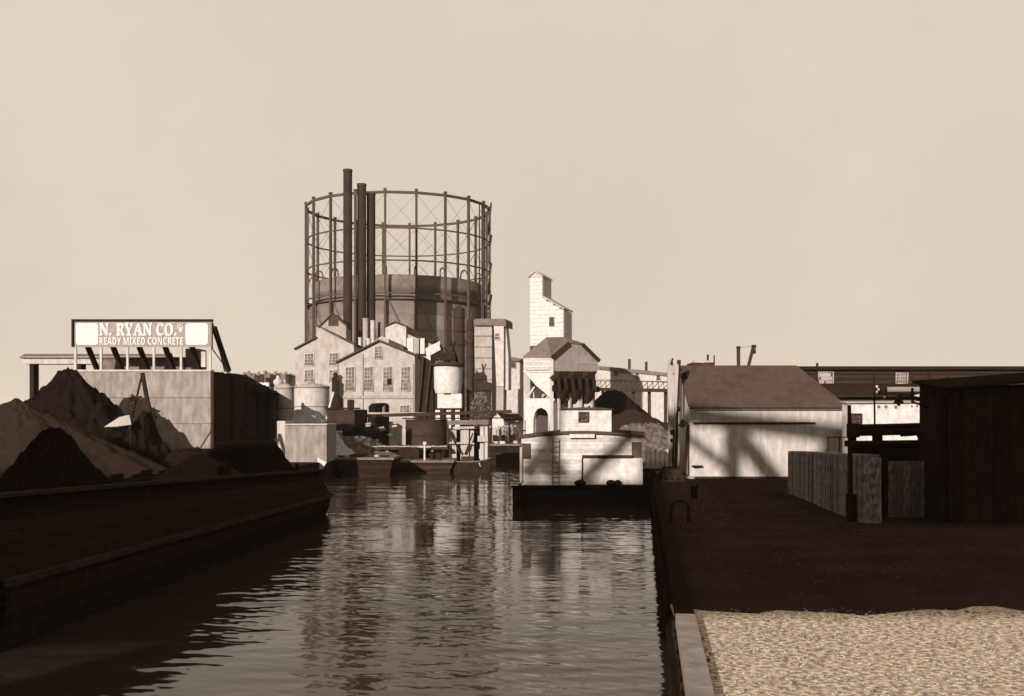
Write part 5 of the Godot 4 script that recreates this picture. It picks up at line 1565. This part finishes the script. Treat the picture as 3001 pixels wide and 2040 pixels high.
# ---------------------------------------------------------------- the covered barge
func covered_barge() -> void:
	var d := 89.5
	var s := d / F
	var t := thing("covered_barge", "white covered barge with small deckhouse on a black hull", "barge", Vector3(X(1710, d), 0, -d - 13))
	var run := Vector3(0.118, 0, -1.0).normalized() * 20.0
	var hx0 := X(1502, d)
	var hx1 := X(1918, d)
	var htop := Y(1428, d)
	# black hull: strakes across the stern
	prism(t, "hull", [Vector3(hx0 + 0.1, -0.5, -d - 0.12), Vector3(hx1 - 0.1, -0.5, -d - 0.12), Vector3(hx1 - 0.05, htop - 0.05, -d - 0.12), Vector3(hx0 + 0.05, htop - 0.05, -d - 0.12)], run, M.dark_b)
	for k in 7:
		var ya := lerpf(-0.3, htop, k / 7.0)
		var yb := lerpf(-0.3, htop, (k + 0.95) / 7.0)
		bx(t, "plank", Vector3((hx0 + hx1) / 2, (ya + yb) / 2, -d - 0.05 + 0.03 * (k % 2)), Vector3(hx1 - hx0, yb - ya, 0.14), M.dark if k % 2 else M.dark_b)
	for px in [1540, 1865]:
		bx(t, "rudder_post", Vector3(X(px, d), htop / 2 - 0.1, -d + 0.16), Vector3(0.3, htop + 0.3, 0.25), M.dark_b)
	bx(t, "sheer_rail", Vector3((hx0 + hx1) / 2, htop + 0.05, -d + 0.02), Vector3(hx1 - hx0 + 0.2, 0.16, 0.4), M.dark_b)
	# house: boards across the stern, curved top
	var wx0 := X(1528, d)
	var wx1 := X(1882, d)
	var roofy := func(xx: float) -> float:
		var f := (xx - wx0) / (wx1 - wx0)
		return Y(1284, d) + (Y(1279, d) - Y(1286, d)) * 0.0 + 0.32 * (1.0 - pow((f - 0.5) * 2.0, 2.0))
	var hb := htop + 0.14
	var n := 13
	var sp := 1.0 / n
	var full: float = roofy.call(wx0)
	for k in n:
		var ya := lerpf(hb, full, k / float(n))
		var yb := lerpf(hb, full, (k + 0.965) / float(n))
		bx(t, "board", Vector3((wx0 + wx1) / 2, (ya + yb) / 2, -d - 0.62 + 0.012 * (k % 2)), Vector3(wx1 - wx0, yb - ya, 0.12), M.bright if k % 3 else M.white)
	var arch := [Vector3(wx0, full, -d - 0.56)]
	for k in 13:
		var xx := lerpf(wx0, wx1, k / 12.0)
		arch.append(Vector3(xx, roofy.call(xx) + 0.002, -d - 0.56))
	arch.append(Vector3(wx1, full, -d - 0.56))
	arch = arch.slice(1, 14)
	prism(t, "gable_board", arch, Vector3(0, 0, -0.12), M.bright)
	var bodyp := [Vector3(wx0 + 0.05, hb - 0.1, -d - 0.7)]
	for k in 13:
		var xx := lerpf(wx0 + 0.05, wx1 - 0.05, k / 12.0)
		bodyp.append(Vector3(xx, roofy.call(xx) - 0.02, -d - 0.7))
	bodyp.append(Vector3(wx1 - 0.05, hb - 0.1, -d - 0.7))
	prism(t, "house", bodyp, run * 0.93, M.white_b)
	# roof edge
	for k in 12:
		var a := lerpf(wx0 - 0.25, wx1 + 0.25, k / 12.0)
		var b := lerpf(wx0 - 0.25, wx1 + 0.25, (k + 1) / 12.0)
		prism(t, "roof_panel", [Vector3(a, roofy.call(a) + 0.02, -d - 0.3), Vector3(b, roofy.call(b) + 0.02, -d - 0.3), Vector3(b, roofy.call(b) + 0.02, -d - 0.3) + run * 0.94, Vector3(a, roofy.call(a) + 0.02, -d - 0.3) + run * 0.94], Vector3(0, 0.24, 0), M.roof)
	# dark panels paint the shaded corner recesses, the raised right panel with its ledge
	bx(t, "recess_panel", P(1542, 1323, d) + Vector3(0, 0, -0.55), Vector3(28 * s, 46 * s, 0.06), M.roof)
	bx(t, "recess_panel", P(1868, 1321, d) + Vector3(0, 0, -0.55), Vector3(29 * s, 50 * s, 0.06), M.roof)
	bx(t, "corner_post", P(1527, 1363, d) + Vector3(0, 0, -0.45), Vector3(0.2, 2.9, 0.22), M.pale_wood)
	bx(t, "cargo_door", P(1797, 1382, d) + Vector3(0, 0.0, -0.43), Vector3(176 * s, 78 * s, 0.22), M.bright)
	bx(t, "door_ledge", P(1781, 1338.5, d) + Vector3(0, 0, -0.38), Vector3(148 * s, 0.22, 0.42), M.mid_dark)
	bx(t, "door_edge", P(1707.5, 1382, d) + Vector3(0, 0, -0.4), Vector3(0.1, 78 * s, 0.3), M.mid_dark)
	for px in [1620, 1639]:
		beam(t, "ladder_rail", P(px, 1288, d) + Vector3(0, 0, -0.42), P(px, 1424, d) + Vector3(0, 0, -0.42), 0.06, 0.06, M.roof_grey)
	for k in 9:
		beam(t, "ladder_rung", P(1620, 1295 + k * 15, d) + Vector3(0, 0, -0.42), P(1639, 1295 + k * 15, d) + Vector3(0, 0, -0.42), 0.05, 0.05, M.roof_grey)
	for q in [[1700, 0.5], [1790, 0.4], [1810, 0.3]]:
		lathe(t, "fender", P(q[0], 1422, d) + Vector3(0, 0, 0.1), [[0, -0.1], [q[1] * 0.8, 0.0], [q[1], 0.25], [q[1] * 0.6, 0.4], [0, 0.45]], M.dark_b, 12)
	# deckhouse
	var cx0 := X(1644, d)
	var cx1 := X(1795, d)
	var cyb := Y(1280, d)
	var cyt := Y(1200, d)
	for k in 9:
		var ya := lerpf(cyb - 0.3, cyt, k / 9.0)
		var yb := lerpf(cyb - 0.3, cyt, (k + 0.97) / 9.0)
		bx(t, "deckhouse_board", Vector3((cx0 + cx1) / 2, (ya + yb) / 2, -d - 1.0 + 0.01 * (k % 2)), Vector3(cx1 - cx0, yb - ya, 0.1), M.bright)
	prism(t, "deckhouse", [Vector3(cx0 + 0.02, cyb - 0.4, -d - 1.06), Vector3(cx1 - 0.02, cyb - 0.4, -d - 1.06), Vector3(cx1 - 0.02, cyt, -d - 1.06), Vector3(cx0 + 0.02, cyt, -d - 1.06)], run * 0.13, M.bright)
	var rp := []
	for k in 9:
		var f := k / 8.0
		rp.append(Vector3(lerpf(X(1638, d), X(1802, d), f), cyt + 0.04 + 0.14 * (1.0 - pow(2 * f - 1, 2.0)), -d - 0.7))
	rp.append(Vector3(X(1802, d), cyt, -d - 0.7))
	rp.append(Vector3(X(1638, d), cyt, -d - 0.7))
	prism(t, "deckhouse_roof", rp, run * 0.15, M.roof)
	window(t, P(1712, 1222, d) + Vector3(0, 0, -0.92), 20 * s, 21 * s, 2, 2, Vector3(1, 0, 0), M.roof, M.glass_dark)
	prism(t, "window_hood", [P(1699, 1207, d) + Vector3(0, 0, -0.75), P(1726, 1207, d) + Vector3(0, 0, -0.75), P(1723, 1211, d) + Vector3(0, 0, -0.75), P(1702, 1211, d) + Vector3(0, 0, -0.75)], Vector3(0, 0, -0.2), M.roof)
	bx(t, "roof_step", P(1706, 1278, d) + Vector3(0, 0, -0.24), Vector3(74 * s, 11 * s, 0.16), M.bright)
	bx(t, "roof_hatch", P(1825, 1270, d) + Vector3(0, 0, -1.4), Vector3(54 * s, 0.35, 1.6), M.dark)

# ---------------------------------------------------------------- things far behind
func far_things() -> void:
	# long white shed with the trestle
	var d := 262.0
	var o := P(1740, 1100, d)
	var x := yaw(-14)
	x = Vector3(cos(deg_to_rad(14)), 0, sin(deg_to_rad(14)))
	var yg := 1290.0
	var t := thing("long_shed", "long white shed with dark windows and two chimneys behind the hopper", "shed", Vector3(o.x, G, -d - 3))
	front(t, "wall", z4([[1240, 1015], [1900, 1082]]) + [[1962, yg], [1752, yg]], o, x, 9.0, M.white)
	front(t, "roof", z4([[1240, 985], [1900, 1052], [1900, 1084], [1240, 1018]]), o + Vector3(0, 0, 0.5), x, 9.6, M.roof_grey)
	for q in [[1408, 1055], [1602, 1078], [1800, 1098]]:
		var c := PL(z4([q])[0][0], z4([q])[0][1], o, x)
		window(t, c, 0.85, 1.25, 1, 2, x, M.white, M.glass_dark)
	for q in [[1540, 920, 1015], [1697, 945, 1030]]:
		var a := PL(z4([[q[0], q[1]]])[0][0], z4([[q[0], q[1]]])[0][1], o, x)
		var b := PL(z4([[q[0], q[2]]])[0][0], z4([[q[0], q[2]]])[0][1], o, x)
		cyl(t, "chimney", b + Vector3(0, -0.5, -2), a + Vector3(0, 0, -2), 0.32, M.mid_dark)
	beam(t, "string_course", PL(z4([[1240, 1110]])[0][0], z4([[1240, 1110]])[0][1], o, x) + Vector3(0, 0, 0.1), PL(z4([[1890, 1135]])[0][0], z4([[1890, 1135]])[0][1], o, x) + Vector3(0, 0, 0.1), 0.3, 0.25, M.grey_wall)
	t = thing("loading_shed", "low white shed between the grey elevator and the hopper house", "shed", P(1520, 1250, 250))
	front(t, "wall", z4([[405, 940], [560, 955], [560, 1200], [405, 1200]]) + [], Vector3(0, 0, -250), Vector3(1, 0, 0), 8.0, M.white)
	front(t, "lower_wall", [[1487, 1140], [1538, 1140], [1538, 1289], [1487, 1289]], Vector3(0, 0, -249), Vector3(1, 0, 0), 0.8, M.white)
	front(t, "roof", z4([[400, 905], [560, 920], [560, 952], [400, 938]]), Vector3(0, 0, -249.4), Vector3(1, 0, 0), 9.0, M.roof_grey)
	window(t, P(1500, 1063, 250), 1.8, 2.4, 1, 2, Vector3(1, 0, 0), M.white, M.glass_dark)
	t = thing("trestle_bridge", "dark railway trestle with lattice railing above the gravel heap", "bridge", P(1850, 1290, 225))
	var pa := P(1745, 1141, 232)
	var pb := P(1975, 1145, 218)
	beam(t, "deck", pa, pb, 3.0, 0.7, M.mid_dark)
	beam(t, "top_rail", pa + Vector3(0, 1.7, 1.4), pb + Vector3(0, 1.7, 1.4), 0.16, 0.16, M.mid_dark)
	for k in 15:
		var a := pa.lerp(pb, k / 15.0) + Vector3(0, 0.3, 1.4)
		var b := pa.lerp(pb, (k + 1) / 15.0) + Vector3(0, 0.3, 1.4)
		beam(t, "rail_post", a, a + Vector3(0, 1.4, 0), 0.12, 0.12, M.mid_dark)
		beam(t, "lattice", a, b + Vector3(0, 1.3, 0), 0.1, 0.1, M.mid_dark)
	for k in 5:
		var a := pa.lerp(pb, (k + 0.5) / 5.0)
		beam(t, "bent", a, Vector3(a.x, G, a.z), 0.6, 0.6, M.mid_dark)
	# roof structure with funnels, and derrick masts behind the warehouse
	t = thing("plant_roof_house", "dark square house with two funnels behind the warehouse ridge", "building", P(2060, 1250, 170))
	front(t, "wall", [[2031, 1062], [2058, 1063], [2062, 1066], [2068, 1062], [2095, 1062], [2097, 1310], [2031, 1310]], Vector3(0, 0, -170), Vector3(1, 0, 0), 6.0, M.mid_dark)
	for q in [[2032, 1057, 2], [2074.5, 1039, 6], [2093, 1041, 4]]:
		cyl(t, "funnel", P(q[0], 1066, 171), P(q[0], q[1], 171), q[2] / 2.0 * 171 / F, M.dark)
	cyl(t, "steam_collar", P(2075, 1062, 170.2), P(2075, 1057, 170.2), 0.18, M.bright)
	t = thing("derrick_mast", "upright dark mast and leaning boom behind the warehouse roof", "derrick", Vector3(X(2164, 160), G, -160))
	cyl(t, "mast", Vector3(X(2166, 160), G, -160), P(2164, 1018, 160), 0.26, M.mid_dark)
	cyl(t, "boom", Vector3(X(2150, 160.4), 6.0, -160.4), P(2208, 1015, 160.4), 0.24, M.mid_dark)
	bx(t, "mast_head", P(2164, 1019, 160), Vector3(0.5, 0.4, 0.5), M.dark)
	bx(t, "boom_head", P(2209, 1016, 160.4), Vector3(0.6, 0.5, 0.5), M.dark)
	bx(t, "hook_block", P(2211, 1030, 160.4), Vector3(0.35, 0.7, 0.35), M.dark)
	beam(t, "guy_wire", P(2164, 1019, 160), P(2208, 1015, 160.4), 0.04, 0.04, M.dark)
	# houses on the skyline at the left
	var dd := 350.0
	var labels := ["low distant house with one chimney beyond the coal pocket", "distant tenement with a water tank beyond the coal pocket"]
	for k in 12:
		var px := 690.0 + k * 15.5 + (k % 3) * 2.0
		var top := 1104.0 - ((k * 7) % 5) * 1.6
		var w := (13.5 + (k % 4)) * dd / F
		var h := thing("distant_house", "pale distant house in the row on the left skyline", "house", Vector3(X(px, dd + k % 3 * 6), G, -dd - (k % 3) * 6), "distant houses on the left skyline")
		var bd := dd + (k % 3) * 6.0
		bx(h, "wall", Vector3(X(px, bd), (G + Y(top, bd)) / 2, -bd - 5), Vector3(w, Y(top, bd) - G, 10), M.far_wall if k % 3 else M.grey_wall)
		bx(h, "roof", Vector3(X(px, bd), Y(top, bd) + 0.2, -bd - 5), Vector3(w + 0.4, 0.4, 10.4), M.far_dark)
		bx(h, "chimney", Vector3(X(px + (k % 2) * 4 - 2, bd), Y(top - 2.5 - (k % 3), bd), -bd - 3), Vector3(0.8, 1.6, 0.8), M.far_dark)
		for j in 2:
			bx(h, "window", Vector3(X(px, bd) - w / 4 + j * w / 2, Y(top + 7, bd), -bd + 0.02), Vector3(0.8, 1.3, 0.1), M.far_dark)
	var wt := thing("water_tower", "small dark round water tower on the left skyline", "water tower", Vector3(X(777, 345), G, -345))
	cyl(wt, "tank", P(777, 1097, 345), P(777, 1087, 345), 0.6, M.far_dark)
	beam(wt, "mast", Vector3(X(777, 345), G, -345), P(777, 1096, 345), 0.3, 0.3, M.far_dark)
